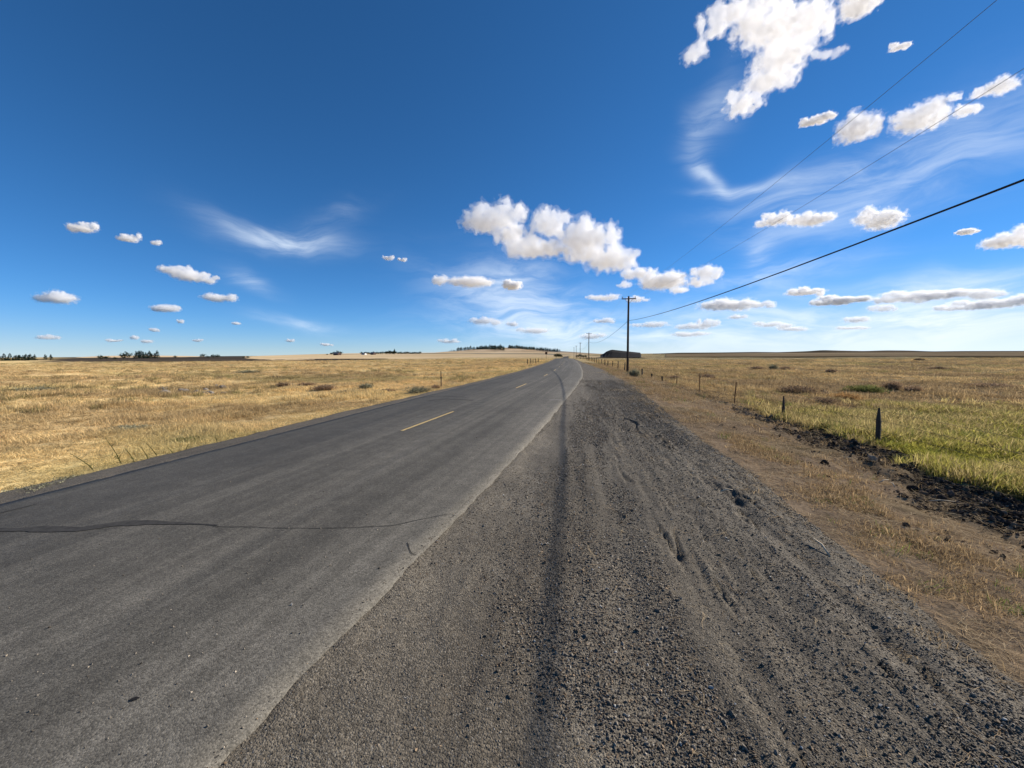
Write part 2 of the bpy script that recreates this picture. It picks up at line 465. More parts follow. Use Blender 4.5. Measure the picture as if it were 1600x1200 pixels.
def ground_col(x, y):
    x = np.asarray(x, float); y = np.asarray(y, float)
    d = np.hypot(x, y)
    right = sstep(-2, 6, x - .03 * y)
    n1 = fbm(x * .10, y * .10, 4, 51); n2 = fbm(x * .045, y * .13, 4, 52); n3 = fbm(x * .5, y * .5, 4, 53)
    c = lerp(PALE, TAN, sstep(-.15, .2, n1 + n3 * .4 + sstep(12, 40, d) * .18))
    c = lerp(c, RUSSET, sstep(.02, .25, n2 + n3 * .35) * .8)
    c = lerp(c, BROWN, sstep(.05, .28, n1 * .7 - n2 + .10 * right + n3 * .5 - .02) * (.55 + .35 * right))
    c = lerp(c, OLIVE, sstep(.06, .26, fbm(x * .07, y * .16, 4, 54) + .04 * right) * (.42 + .3 * right))
    c = lerp(c, BROWN * np.array([.92, .90, .86]), right * (.55 - .30 * sstep(40, 140, d)))  # backlit look of the right field, put into its colour as darker brown
    g = zone_green(x, y)
    c = lerp(c, GREEN, g * sstep(-.38, -.05, n3 + .12 + n1 * .4))
    gx = G_EDGE(np.clip(y, -40, 260))
    t = x - gx
    v = sstep(-.6, .1, t) * (1 - sstep(3.6, 4.6, t)) * (1 - sstep(60, 140, y))
    c = lerp(c, lerp(VERGE, BROWN * .75, sstep(-.1, .2, n3)), v * .9)
    c = lerp(c, BLACK, zone_clod(x, y))
    s = L_EDGE(np.clip(y, -40, 260)) - x
    c = lerp(c, np.array([.15, .14, .125]), (1 - sstep(.7, 1.0, s + n3 * .3)) * (t < -1.5))
    az_ = np.arctan2(x, y)
    fal = sstep(215, 245, d + n3 * 50 + n1 * 40) * (1 - sstep(R(-29), R(-24), az_))
    c = lerp(c, DARK, fal * sstep(R(-61.5), R(-56), az_))
    return c

# ------------------------------------------------------------------ the ground: one sheet to the horizon
def build_ground():
    rad = np.concatenate([[0.25], np.geomspace(.5, 12000, 400)])
    a_in = np.linspace(R(-78), R(62), 640)
    a_out = np.linspace(R(62), R(282), 90)[1:-1]
    ang = np.concatenate([a_in, a_out])
    A, Q = np.meshgrid(ang, rad)
    X = Q * np.sin(A); Y = Q * np.cos(A)
    Z = height(X, Y)
    yc = np.clip(Y, -40, 260)
    inside = (X > L_EDGE(yc) - .05) & (X < G_EDGE(yc) - .02) & (Y < 262)
    bed = np.minimum(sstep(0, .35, X - (L_EDGE(yc) - .05)), sstep(0, .5, G_EDGE(yc) - X)) * (Y < 262)
    Z = Z - bed * .22
    # around the right verge the fine rough is carried by this sheet itself
    na, nr = len(ang), len(rad)
    V = np.stack([X, Y, Z], -1).reshape(-1, 3)
    i = np.arange(nr - 1)[:, None] * na; j = np.arange(na)[None, :]
    j2 = (j + 1) % na
    Fc = np.stack([i + j, i + j2, i + na + j2, i + na + j], -1).reshape(-1, 4)[:, ::-1]
    Fc = np.concatenate([Fc])
    me = bpy.data.meshes.new('ground')
    me.vertices.add(len(V)); me.vertices.foreach_set('co', V.ravel().astype(np.float32))
    me.loops.add(len(Fc) * 4); me.loops.foreach_set('vertex_index', Fc.ravel().astype(np.int32))
    me.polygons.add(len(Fc)); me.polygons.foreach_set('loop_start', (np.arange(len(Fc)) * 4).astype(np.int32))
    me.update(calc_edges=True)
    me.polygons.foreach_set('use_smooth', np.ones(len(Fc), bool))
    C = ground_col(V[:, 0], V[:, 1])
    at = me.attributes.new('tint', 'FLOAT_COLOR', 'POINT')
    at.data.foreach_set('color', np.concatenate([C, np.ones((len(C), 1))], 1).ravel().astype(np.float32))
    me.materials.append(M['ground'])
    o = link('ground', me)
    tag(o, kind='structure')
    return o
build_ground()

def strip_mesh(name, ys, us, fx, fz, mat, attrs=None, skirt=0.0):
    """sheet along the road: rows at ys, columns at us in 0..1"""
    Yg, Ug = np.meshgrid(ys, us, indexing='ij')
    X = fx(Ug, Yg); Z = fz(X, Yg, Ug)
    nr, nc = Yg.shape
    V = np.stack([X, Yg, Z], -1).reshape(-1, 3)
    i = np.arange(nr - 1)[:, None] * nc; j = np.arange(nc - 1)[None, :]
    Fc = np.stack([i + j, i + j + 1, i + nc + j + 1, i + nc + j], -1).reshape(-1, 4)
    me = bpy.data.meshes.new(name)
    me.vertices.add(len(V)); me.vertices.foreach_set('co', V.ravel().astype(np.float32))
    me.loops.add(len(Fc) * 4); me.loops.foreach_set('vertex_index', Fc.ravel().astype(np.int32))
    me.polygons.add(len(Fc)); me.polygons.foreach_set('loop_start', (np.arange(len(Fc)) * 4).astype(np.int32))
    me.update(calc_edges=True)
    me.polygons.foreach_set('use_smooth', np.ones(len(Fc), bool))
    if skirt:
        sm_ = np.ones((nr - 1, nc - 1), bool); sm_[:, 0] = False; sm_[:, -1] = False
        me.polygons.foreach_set('use_smooth', sm_.ravel())
    for k, fn in (attrs or {}).items():
        a = me.attributes.new(k, 'FLOAT', 'POINT')
        a.data.foreach_set('value', fn(X, Yg, Ug).ravel().astype(np.float32))
    me.materials.append(mat)
    return me

def crest(y):
    return -2.6 * sstep(165, 260, y)
rows = np.concatenate([np.arange(-14, 1, .5), np.geomspace(1, 262, 420)])
def jag(y, s):
    return fbm(y * 1.1, y * 0 + s, 4, s) * .07 + fbm(y * 9.0, y * 0 + s, 2, s) * .03
road_u = np.concatenate([[-.004], np.linspace(0, 1, 31), [1.004]])
def road_x(u, y):
    l = L_EDGE(y) + jag(y, 61) * .7; r = R_EDGE(y) + jag(y, 62)
    return l + (r - l) * u
def road_z(x, y, u):
    z = .012 + .05 * (1 - (2 * np.clip(u, 0, 1) - 1) ** 2) + crest(y)
    z = z + fbm(x * .4, y * .25, 3, 63) * .015
    return np.where((u < 0) | (u > 1), z - .06, z)
road = link('road', strip_mesh('road', rows, road_u, road_x, road_z, M['asphalt'],
            {'lat': lambda x, y, u: np.clip(u, 0, 1), 'along': lambda x, y, u: y}, skirt=1.0))
tag(road, kind='structure')
def road_h(x, y):
    l = L_EDGE(y); r = R_EDGE(y)
    return road_z(x, y, (x - l) / (r - l))

RUTS = [(.55, .30, .014, 0, 40), (-.62, .40, .012, 0, 60), (1.55, .16, .012, 1, 14), (2.2, .16, .016, 1, 10)]
def gravel_z(x, y, u=None):
    gx = G_EDGE(np.clip(y, -40, 260)); rx = R_EDGE(np.clip(y, -40, 260))
    z = np.interp(x - gx, [-6, -3, 0, .5, 1.0], [-.012, -.03, -.055, -.17, -.36]) + crest(y)
    near = 1 - sstep(25, 60, y)
    z = z + fbm(x * 1.1, y * .35, 4, 71) * .05 * near + fbm(x * 7, y * 4.5, 3, 72) * .020 * near
    wob = (fbm(y * .45, y * 0 + 3, 3, 73)) * .28
    for (rx0, w, dp, y0, y1) in RUTS:
        xx = x - rx0 - wob * .5 - (y - 4) * .02
        z = z - dp * np.exp(-(xx / w) ** 2 * 2) * sstep(y0 - .8, y0 + .4, y) * (1 - sstep(y1 - 1.5, y1 + 1, y))
    # crevices and crusts along the way tyres ran when it was wet
    q = x + .04 * fbm(x * 6, y * 3, 3, 81)
    rgt = sstep(.6, 1.2, x) * (1 - sstep(-.5, .2, x - gx)) * (1 - sstep(12, 20, y))
    brk = sstep(-.10, .18, fbm(x * 1.6, y * .8, 3, 83))
    for (f_, sd, dp) in ((2.6, 82, .055), (4.3, 85, .026)):
        n_ = fbm(q * f_ - y * .06, y * .22, 3, sd)
        z = z - rgt * brk * dp * np.exp(-(n_ / .014) ** 2) + rgt * (.3 + brk) * dp * .4 * np.exp(-((n_ - .035) / .02) ** 2)
    z = z + sstep(.5, 1.2, x) * (1 - sstep(-.3, .2, x - gx)) * (fbm(x * 10, y * 1.3, 3, 84) * .026 + fbm(x * 16, y * 11, 2, 87) * .010) * near
    # fines spilled over the ragged edge of the asphalt
    z = z + .028 * np.exp(-((x - rx - .04) / .16) ** 2) * (.55 + 2.2 * fbm(x * 3, y * 1.7, 4, 86))
    # crumbling windrow at the outer side
    e = x - gx
    z = z + sstep(-1.6, -.5, e) * (1 - sstep(-.3, .2, e)) * np.abs(fbm(x * 2.4, y * 1.3, 4, 75)) * .09 * near
    return z
g_rows = np.concatenate([np.arange(-3, 1, .06), 1 + np.cumsum(np.maximum(.022, .0125 * np.geomspace(1, 190, 760) ** 1.02) )])
g_rows = g_rows[g_rows < 262]
g_u = np.linspace(0, 1, 210)
def gravel_x(u, y):
    return (R_EDGE(y) - .35) + (G_EDGE(y) + .9 - R_EDGE(y) + .35) * u
def gravel_dust(x, y, u):
    near_edge = 1 - sstep(.15, 1.5, x - R_EDGE(y) + fbm(x * .8, y * .3, 3, 76) * 1.2)
    return np.clip(.12 + .78 * near_edge * sstep(40, 3, y) + .75 * sstep(.02, .2, fbm(x * .9, y * .32, 4, 77)) * sstep(12, 3, y) * (1 - sstep(.6, 1.2, x)), 0, 1)
shoulder = link('gravel_shoulder', strip_mesh('gravel_shoulder', g_rows, g_u, gravel_x, lambda x, y, u: gravel_z(x, y) - .10 * sstep(-.06, -.34, x - R_EDGE(y)), M['gravel'], {'dusty': gravel_dust}))
tag(shoulder, kind='structure')
# narrow gravel strip on the far side of the asphalt
def lstrip_x(u, y):
    return (L_EDGE(y) + .3) + (-1.30 - .30 * fbm(y * .7, y * 0, 3, 78)) * u
lst = link('gravel_edge', strip_mesh('gravel_edge', rows, np.linspace(0, 1, 14), lstrip_x,
           lambda x, y, u: np.interp(u, [0, .24, .84, 1.0], [-.09, .010, -.02, -.24]) + crest(y) + fbm(x * 3, y * 3, 3, 79) * .03, M['gravel'],
           {'dusty': lambda x, y, u: .45 + .5 * fbm(x, y * .3, 3, 80)}))
tag(lst, kind='structure')

# painted dashes, crack sealing and cracks on the asphalt (parts of the road)
def ribbon(name, pts, w, mat, parent, dz=.005, jitter=.0, seed=0, sub=14):
    pts = np.array(pts, float)
    seg = np.r_[0, np.cumsum(np.hypot(*np.diff(pts, axis=0).T))]
    s = np.linspace(0, seg[-1], max(3, int(seg[-1] * sub)))
    x = np.interp(s, seg, pts[:, 0]); y = np.interp(s, seg, pts[:, 1])
    if jitter:
        x = x + fbm(s * 2.0, s * 0, 4, 90 + seed) * jitter; y = y + fbm(s * 2.0, s * 0 + 9, 4, 91 + seed) * jitter
    tx = np.gradient(x); ty = np.gradient(y); L = np.hypot(tx, ty); nx, ny = -ty / L, tx / L
    ww = np.interp(s, seg, w) if np.ndim(w) else np.full_like(s, w)
    ww = ww * (1 + (fbm(s * 5, s * 0 + 4, 3, 95 + seed) * 1.1 if jitter else fbm(s * 14, s * 0 + 4, 2, 95 + seed) * .25))
    V = []; Fc = []
    for k in range(len(s)):
        for sd in (-.5, 0, .5):
            px_, py_ = x[k] + nx[k] * ww[k] * sd, y[k] + ny[k] * ww[k] * sd
            V.append((px_, py_, float(road_h(px_, np.array(py_))) + dz))
        if k:
            for q in (0, 1):
                a = (k - 1) * 3 + q
                Fc.append((a, a + 1, a + 4, a + 3))
    me = mesh_np(name, V, Fc, mat, True)
    me.update()
    if me.polygons[0].normal.z < 0:
        me.flip_normals()
    return link(name, me, parent)
for k, (y0, y1) in enumerate([(-3.2, -.2), (8.98, 12.26), (21.3, 24.5), (33.1, 36.2), (43.9, 47.3), (56.4, 59.4), (67.8, 70.8), (80, 83), (92, 95), (104, 107), (116, 119), (128, 131)]):
    yy = np.linspace(y0, y1, 12)
    ribbon('centre_dash', np.stack([C_LINE(yy), yy], 1), .082, M['paint'], road, seed=k)
def gp(x, y, z=0.0):
    d = pix_dir(x, y); t = (z - EYE) / d.z
    return (d.x * t, d.y * t)
def px_pts(l, z=.03):
    return [gp(x, y, z) for x, y in l]
ribbon('crack_seal', px_pts([(-60, 833), (60, 829), (120, 831), (185, 822), (235, 820), (280, 823), (335, 826)]), [.09, .12, .10, .14, .09, .05, .02], M['tar'], road, jitter=.09, seed=1)
ribbon('crack_seal', px_pts([(-40, 812), (10, 799), (60, 787)]), [.05, .05, .02], M['tar'], road, jitter=.04, seed=2)
ribbon('crack', px_pts([(335, 826), (420, 829), (520, 827), (610, 822), (660, 811), (700, 803)]), .008, M['crack'], road, jitter=.09, seed=3, sub=30)
ribbon('crack', px_pts([(654, 866), (642, 862), (636, 846)]), .008, M['crack'], road, jitter=.05, seed=5, sub=30)
ribbon('tar_streak', px_pts([(668, 627), (700, 624), (740, 627)]), .12, M['tar'], road, jitter=.2, seed=6)
ribbon('tar_streak', px_pts([(655, 621), (690, 619), (728, 622)]), .10, M['tar'], road, jitter=.2, seed=7)
ribbon('tar_streak', px_pts([(752, 600), (778, 598)]), .12, M['tar'], road, jitter=.2, seed=8)
ribbon('oil_spot', px_pts([(203, 1096), (210, 1094), (218, 1093)]), [.012, .026, .008], M['crack'], road, seed=9, sub=120)
ribbon('paint_mark', px_pts([(858, 625), (877, 624)]), .06, M['white_paint'], road, jitter=.03, seed=10)

# ------------------------------------------------------------------ hills on the horizon
def ridge(name, prof, D, front, back, mat, lump=.12, z0=-3.0, seed=0, power=1.0, nx=220):
    """prof: survey bearings of the skyline; D metres to the crest, front / back the run of its slopes"""
    b = [bearing(x, y) for x, y in prof]
    az_ = np.array([q[0] for q in b]); hh = EYE + D * np.tan([q[1] for q in b])
    aa = np.linspace(az_[0], az_[-1], nx)
    h = np.interp(aa, az_, hh)
    h = np.convolve(np.pad(h, 4, mode='edge'), np.ones(9) / 9, mode='valid')
    prof_r = np.concatenate([np.linspace(-1, 0, 26), np.linspace(0, 1, 10)[1:]])
    V = []; nr = len(prof_r)
    for k, t in enumerate(prof_r):
        rr = D + (t * front if t < 0 else t * back)
        w = (1 - abs(t)) ** power if t < 0 else 1 - t * t
        X = rr * np.sin(aa); Y = rr * np.cos(aa)
        n = fbm(X * 6 / front, Y * 6 / front, 4, 100 + seed)
        Z = z0 + (h - z0) * w * (1 + lump * n * (1 - w) * 4)
        V.append(np.stack([X, Y, Z], -1))
    V = np.concatenate(V)
    i = np.arange(nr - 1)[:, None] * nx; j = np.arange(nx - 1)[None, :]
    Fc = np.stack([i + j, i + j + 1, i + nx + j + 1, i + nx + j], -1).reshape(-1, 4)
    me = mesh_np(name, V, Fc, mat, True)
    o = link(name, me)
    tag(o, kind='structure')
    def surf(px_, dist):
        a = bearing(px_, 553)[0]
        t = (dist - D) / (front if dist < D else back)
        w = (1 - abs(t)) ** power if t < 0 else 1 - t * t
        hx = np.interp(a, aa, h)
        X = dist * math.sin(a); Y = dist * math.cos(a)
        n = float(fbm(np.array(X * 6 / front), np.array(Y * 6 / front), 4, 100 + seed))
        return Vector((X, Y, float(z0 + (hx - z0) * w * (1 + lump * n * (1 - w) * 4))))
    return surf
hillA = ridge('stubble_hill', [(-260, 563), (-60, 562), (40, 561.5), (85, 560.6), (130, 557.6), (170, 555.9), (230, 555.3), (300, 556.3), (350, 558.2), (430, 561)], 4200, 2000, 900, M['wheat_far'], seed=1)
hillP = ridge('fallow_field_rise', [(-300, 572), (-60, 570), (0, 568), (45, 565), (80, 563), (110, 561.8), (200, 560.6), (260, 559.8), (330, 559.5), (400, 560), (440, 561.6), (480, 564)], 900, 640, 300, M['plowed'], lump=.04, z0=-1.8, seed=2)
hillB = ridge('wheat_hill', [(250, 564.0), (330, 560.0), (400, 556.1), (450, 554.7), (500, 553.1), (545, 552.1), (600, 551.5), (680, 550.9), (720, 550.3), (760, 550.3), (850, 550.7), (900, 553.4), (960, 555.0), (1010, 556.0)], 2400, 1900, 600, M['wheat'], lump=.10, z0=-3, seed=3)
hillC = ridge('forest_hill', [(640, 554.0), (690, 550.0), (715, 548.0), (745, 545.2), (770, 544.2), (785, 543.0), (800, 543.2), (830, 545.4), (860, 547.8), (890, 549.5), (930, 552.4), (990, 555.0)], 3400, 1000, 700, M['wheat_far'], lump=.10, z0=-3, seed=4)
hillD = ridge('scabland_ridge', [(1020, 552.7), (1060, 551.1), (1120, 550.7), (1180, 549.9), (1215, 550.3), (1262, 548.7), (1285, 547.0), (1310, 547.7), (1350, 548.5), (1385, 547.4), (1420, 547.7), (1455, 549.0), (1500, 548.5), (1600, 548.3), (1700, 546.7), (1900, 545.6)], 2300, 500, 500, M['scab'], lump=.25, z0=-4, seed=5, nx=420)
hillE = ridge('scabland_ridge', [(1040, 553.4), (1100, 552.6), (1230, 551.2), (1330, 550.4), (1420, 550.1), (1500, 549.9), (1650, 549.3), (1900, 548)], 1500, 900, 400, M['range'], lump=.2, z0=-3, seed=6)

# ------------------------------------------------------------------ cumulus clouds: lit volumes about 1.4 km up
CLOUD_ALT = 1400.0
n_cloud = [0]
def cloud(blobs, label, group=None, tau=4.2, amp=.85, freq=1.0, soft=.35, depth=1.0, res=150, base=.55):
    """blobs: (bearing px x, y, half width px, half height px); one volume object"""
    n_cloud[0] += 1
    k = n_cloud[0]
    rb = random.Random(k * 7 + 1)
    lumps = []
    for (x, y, w, h) in blobs:
        lumps.append((x + rb.uniform(-.12, .12) * w, y + h * .14, w * rb.uniform(.62, .86), h * rb.uniform(.5, .74)))
        for q in range(6 if w > 1.25 * h else 3):
            fx = rb.uniform(-.8, .8)
            lumps.append((x + fx * w, y + h * (rb.uniform(-.45, .25) + .15 * abs(fx)), w * rb.uniform(.22, .42), h * rb.uniform(.35, .68)))
    blobs = lumps
    B = np.array(blobs, float)
    cx = .5 * ((B[:, 0] - B[:, 2]).min() + (B[:, 0] + B[:, 2]).max())
    cyy = .5 * ((B[:, 1] - B[:, 3]).min() + (B[:, 1] + B[:, 3]).max())
    d = pix_dir(cx, cyy)
    D = CLOUD_ALT / max(math.sin(math.asin(d.z)), .045)
    S = D / FPX / max(d.dot(fwd), .3) ** 1.0                    # metres per pixel there (tangent stretch handled below)
    ry_ = d
    rx_ = Vector((d.y, -d.x, 0)).normalized()
    rz_ = rx_.cross(ry_).normalized()
    ctr = Vector((0, 0, EYE)) + d * D
    local = []
    for (x, y, w, h) in blobs:
        q = pix_dir(x, y); p = (q * (D / q.dot(d)) + Vector((0, 0, EYE))) - ctr
        e1 = (pix_dir(x + w, y) * (D / pix_dir(x + w, y).dot(d))) - (q * (D / q.dot(d)))
        e2 = (pix_dir(x, y - h) * (D / pix_dir(x, y - h).dot(d))) - (q * (D / q.dot(d)))
        W_, H_ = e1.length, e2.length
        ang = math.atan2(e1.dot(rz_), e1.dot(rx_))
        local.append((p.dot(rx_), p.dot(rz_), W_, H_))
    L = np.array(local)
    mx = .22 * np.max(L[:, 2:])
    x0, x1 = (L[:, 0] - L[:, 2]).min() - mx, (L[:, 0] + L[:, 2]).max() + mx
    z0, z1 = (L[:, 1] - L[:, 3]).min() - mx * .6, (L[:, 1] + L[:, 3]).max() + mx * .6
    yd = max(np.max(np.sqrt(L[:, 2] * L[:, 3])) * depth, 1.0)
    tree = bpy.data.node_groups.new('cloud_density', 'GeometryNodeTree')
    tree.interface.new_socket('Geometry', in_out='OUTPUT', socket_type='NodeSocketGeometry')
    N = NT(tree)
    pos = N.n('GeometryNodeInputPosition').outputs[0]
    hm = float(np.max(L[:, 3])); wm = float(np.max(np.sqrt(L[:, 2] * L[:, 3])))
    f0 = 1.15 * freq / wm
    offs = (k * 13.7, k * 5.1, k * 9.3)
    sp = N.vm('ADD', N.vm('SCALE', pos, scale=f0), offs)
    wv = N.n('ShaderNodeTexNoise', {'Vector': sp, 'Scale': 1.6, 'Detail': 3.0})
    warp = N.vm('SCALE', N.vm('SUBTRACT', wv.outputs['Color'], (.5, .5, .5)), scale=wm * .30)
    wp = N.vm('ADD', pos, warp)
    field = None
    for (bx, bz, bw, bh) in local:
        yy = max(math.sqrt(bw * bh) * depth, 1.0)
        q = N.vm('MULTIPLY', N.vm('SUBTRACT', wp, (bx, 0, bz)), (1 / bw, 1 / yy, 1 / bh))
        f = N.m('SUBTRACT', 1.0, N.vm('LENGTH', q))
        field = f if field is None else N.n('ShaderNodeMath', {0: field, 1: f, 2: .18}, operation='SMOOTH_MAX').outputs[0]
    fine = N.n('ShaderNodeTexNoise', {'Vector': sp, 'Scale': 2.3, 'Detail': 9.0, 'Roughness': .70}).outputs[0]
    vor = N.n('ShaderNodeTexVoronoi', {'Vector': sp, 'Scale': 4.2, 'Randomness': 1.0}, feature='F1').outputs['Distance']
    tot = N.m('ADD', N.m('ADD', field, .02), N.m('MULTIPLY', N.m('SUBTRACT', fine, .5), amp * 4.2))
    tot = N.m('SUBTRACT', tot, N.m('MULTIPLY', vor, .22))
    dens = N.ramp(tot, -.5, .5, 0.0, 1.0, smooth=False)
    vc = N.n('GeometryNodeVolumeCube', {'Density': dens, 'Background': 0.0, 'Min': (x0, -yd * 1.25, z0), 'Max': (x1, yd * 1.25, z1)})
    big = max(x1 - x0, z1 - z0)
    for nm, ext in (('Resolution X', x1 - x0), ('Resolution Y', yd * 2.5), ('Resolution Z', z1 - z0)):
        vc.inputs[nm].default_value = max(11, int(res * .66 * ext / big))
    vm_ = N.n('GeometryNodeVolumeToMesh', {'Volume': vc.outputs[0], 'Threshold': .53, 'Adaptivity': .12})
    N.n('NodeGroupOutput', {0: vm_.outputs[0]})
    tmp = bpy.data.objects.new('cloud_source', bpy.data.meshes.new('cloud_source'))
    col.objects.link(tmp)
    md = tmp.modifiers.new('density', 'NODES'); md.node_group = tree
    dg = bpy.context.evaluated_depsgraph_get()
    me = bpy.data.meshes.new_from_object(tmp.evaluated_get(dg))
    fr = None
    if res >= 50:
        vm_.inputs['Threshold'].default_value = .24
        vm_.inputs['Adaptivity'].default_value = .65
        dg = bpy.context.evaluated_depsgraph_get(); dg.update()
        fr = bpy.data.meshes.new_from_object(tmp.evaluated_get(dg))
    bpy.data.objects.remove(tmp)
    bpy.data.node_groups.remove(tree)
    me.name = 'cloud'
    m, NM = new_mat('cloud_vapour')
    v = NM.n('ShaderNodeVolumePrincipled', {'Color': (.995, .995, .997, 1), 'Density': tau / (2 * wm), 'Anisotropy': .2})
    v.inputs['Density Attribute'].default_value = ''
    NM.n('ShaderNodeOutputMaterial', {'Volume': v.outputs[0]})
    me.materials.clear(); me.materials.append(m)
    tri_count[0] += len(me.polygons)
    o = link('cloud', me)
    if fr:
        m2, NM = new_mat('cloud_fringe_vapour')
        v = NM.n('ShaderNodeVolumePrincipled', {'Color': (.995, .995, .997, 1), 'Density': .24 * tau / (2 * wm), 'Anisotropy': .2})
        v.inputs['Density Attribute'].default_value = ''
        NM.n('ShaderNodeOutputMaterial', {'Volume': v.outputs[0]})
        fr.name = 'fringe'; fr.materials.clear(); fr.materials.append(m2)
        link('fringe', fr, o)
        tri_count[0] += len(fr.polygons)
    o.matrix_world = Matrix(((rx_.x, ry_.x, rz_.x, ctr.x), (rx_.y, ry_.y, rz_.y, ctr.y), (rx_.z, ry_.z, rz_.z, ctr.z), (0, 0, 0, 1)))
    tag(o, label, 'cloud', group)
    return o
tri_count = [0]
BIG = 'large cumulus clouds'
cloud([(771, 342, 50, 32), (742, 345, 20, 18), (854, 349, 40, 30), (839, 387, 56, 24), (800, 362, 30, 24), (918, 368, 48, 32), (948, 402, 44, 28), (905, 392, 40, 22), (984, 396, 20, 11)],
      'broad lumpy white cloud with grey underside above the road end', res=190, depth=.8)
cloud([(1000, 426, 36, 12), (1040, 437, 46, 17), (1060, 452, 18, 9), (1105, 424, 27, 15), (1090, 441, 22, 11), (975, 444, 13, 7)],
      'string of ragged white clouds trailing just over the utility pole top', res=150)
cloud([(1205, 35, 86, 50), (1262, 28, 44, 50), (1228, 85, 54, 40), (1200, 122, 48, 32), (1157, 162, 30, 26), (1186, 158, 14, 15), (1118, 38, 32, 30), (1082, 84, 28, 24), (1150, 16, 40, 28), (1290, 85, 22, 12), (1312, 79, 16, 9), (1230, -30, 90, 40)],
      'very large bright white cloud cut off by the top of the picture', res=200, depth=.7)
cloud([(1341, 8, 36, 24), (1350, -18, 40, 26)], 'small white cloud at the top edge beside the very large one', res=80)
cloud([(1339, 197, 35, 27)], 'compact round white cloud between the two power wires', res=96, tau=3.2)
cloud([(1270, 190, 22, 9), (1290, 182, 18, 9)], 'thin ragged cloud scrap left of the compact round cloud', res=70, tau=6)
cloud([(1431, 184, 48, 26), (1456, 168, 34, 22)], 'oval white cloud crossed by the lower thin power wire', res=110, tau=3.2)
cloud([(1562, 133, 36, 18), (1530, 145, 20, 10), (1511, 171, 23, 14), (1491, 151, 14, 9)], 'broken white cloud near the right edge above the oval one', res=110, tau=3)
cloud([(1405, 73, 18, 7)], 'faint little cloud wisp high at the upper right', res=50, tau=4)
cloud([(1214, 342, 34, 14), (1275, 341, 40, 16), (1190, 350, 14, 8)], 'low double-humped white cloud under the lower thin power wire', res=120, tau=4)
cloud([(1376, 341, 47, 19)], 'single white cloud touching the thick cable from above', res=90)
cloud([(1572, 375, 48, 18), (1610, 368, 40, 20)], 'white cloud with grey base cut off by the right edge', res=90)
cloud([(1509, 361, 20, 7)], 'tiny ragged cloud scrap left of the right edge cloud', res=50, tau=6)
cloud([(1137, 475, 66, 13), (1180, 476, 30, 8)], 'long flat white cloud right of the near utility pole', res=120)
cloud([(1256, 456, 36, 8)], 'small flat lone cloud low over the right field', res=60)
cloud([(1470, 460, 92, 10), (1410, 466, 50, 10), (1530, 457, 50, 8)], 'longest flat cloud bank low above the right horizon', res=140)
cloud([(1540, 475, 70, 9), (1600, 468, 50, 11), (1490, 481, 40, 6)], 'flat cloud bank at the right edge below the longest bank', res=120)
cloud([(1318, 468, 40, 8), (1290, 473, 30, 6)], 'pale flat cloud at the left end of the longest bank', res=80, tau=7)
cloud([(687, 437, 16, 10), (734, 439, 36, 11)], 'pair of soft white clouds left below the lumpy cloud', res=90)
cloud([(801, 445, 20, 9)], 'small soft white cloud on the pale cirrus patch', res=60, tau=9)
cloud([(92, 464, 34, 11)], 'small white cloud low near the left edge', res=80)
cloud([(272, 422, 30, 9), (300, 430, 34, 11), (325, 437, 20, 8)], 'slanting grey white cloud in the left half of the sky', res=90)
cloud([(342, 464, 28, 9)], 'small flat cloud below and right of the slanting one', res=60)
cloud([(260, 481, 27, 8)], 'small flat cloud below and left of the slanting one', res=60)
cloud([(130, 355, 25, 10)], 'faint grey puff highest in the left sky', res=60, tau=5)
cloud([(202, 372, 20, 9), (243, 379, 12, 5)], 'faint grey puffs just right of the highest left one', res=60, tau=5)
ORD = ['first', 'second', 'third', 'fourth', 'fifth', 'sixth', 'seventh', 'eighth', 'ninth', 'tenth', 'eleventh', 'twelfth', 'thirteenth', 'fourteenth', 'fifteenth', 'sixteenth', 'seventeenth', 'eighteenth', 'nineteenth', 'twentieth']
FAR_R = 'far clouds over the right horizon'
FAR_M = 'far clouds over the end of the road'
FAR_L = 'far clouds over the left horizon'
for i_, (x, y, w, h) in enumerate(sorted([(1381, 481, 24, 7), (1340, 499, 30, 6), (1203, 507, 34, 6), (1240, 513, 32, 5), (1331, 512, 30, 4), (1152, 495, 16, 4)])):
    cloud([(x, y, w, h)], 'tiny flat cloud low over the right horizon, %s from the left' % ORD[i_], FAR_R, res=64, tau=2.1, amp=1.2)
for i_, (x, y, w, h) in enumerate(sorted([(756, 501, 24, 8), (801, 506, 10, 5), (835, 516, 30, 6), (947, 465, 30, 7), (996, 467, 18, 7), (700, 533, 18, 5), (944, 501, 20, 5), (1018, 507, 34, 6), (1082, 509, 30, 7), (1106, 506, 20, 8), (1071, 522, 36, 5), (925, 525, 20, 6)])):
    cloud([(x, y, w, h)], 'tiny white cloud low around the road end and poles, %s from the left' % ORD[i_], FAR_M, res=64, tau=2.1, amp=1.2)
for i_, (x, y, w, h) in enumerate(sorted([(76, 527, 20, 5), (282, 502, 7, 4), (242, 515, 8, 4), (210, 527, 8, 4), (231, 533, 11, 4), (178, 532, 13, 3), (454, 532, 8, 3), (510, 538, 10, 3), (308, 532, 9, 3), (606, 403, 9, 5), (630, 406, 8, 4), (369, 505, 8, 3)])):
    cloud([(x, y, w, h)], 'tiny white cloud puff low in the left sky, %s from the left' % ORD[i_], FAR_L, res=52, tau=2.8, amp=1.15)

# ------------------------------------------------------------------ scattered stuff: grass, stones, clods, straw
def hit(px_, py_):
    """where the line of sight of a surveyed pixel meets the ground"""
    d = pix_dir(px_, py_)
    t = 1.0
    for _ in range(4000):
        x, y, z = d.x * t, d.y * t, EYE + d.z * t
        h = float(height(np.array(x), np.array(y)))
        if z <= h:
            break
        t += max(.02, (z - h) * .5)
        if t > 5000:
            break
    return Vector((d.x * t, d.y * t, h))

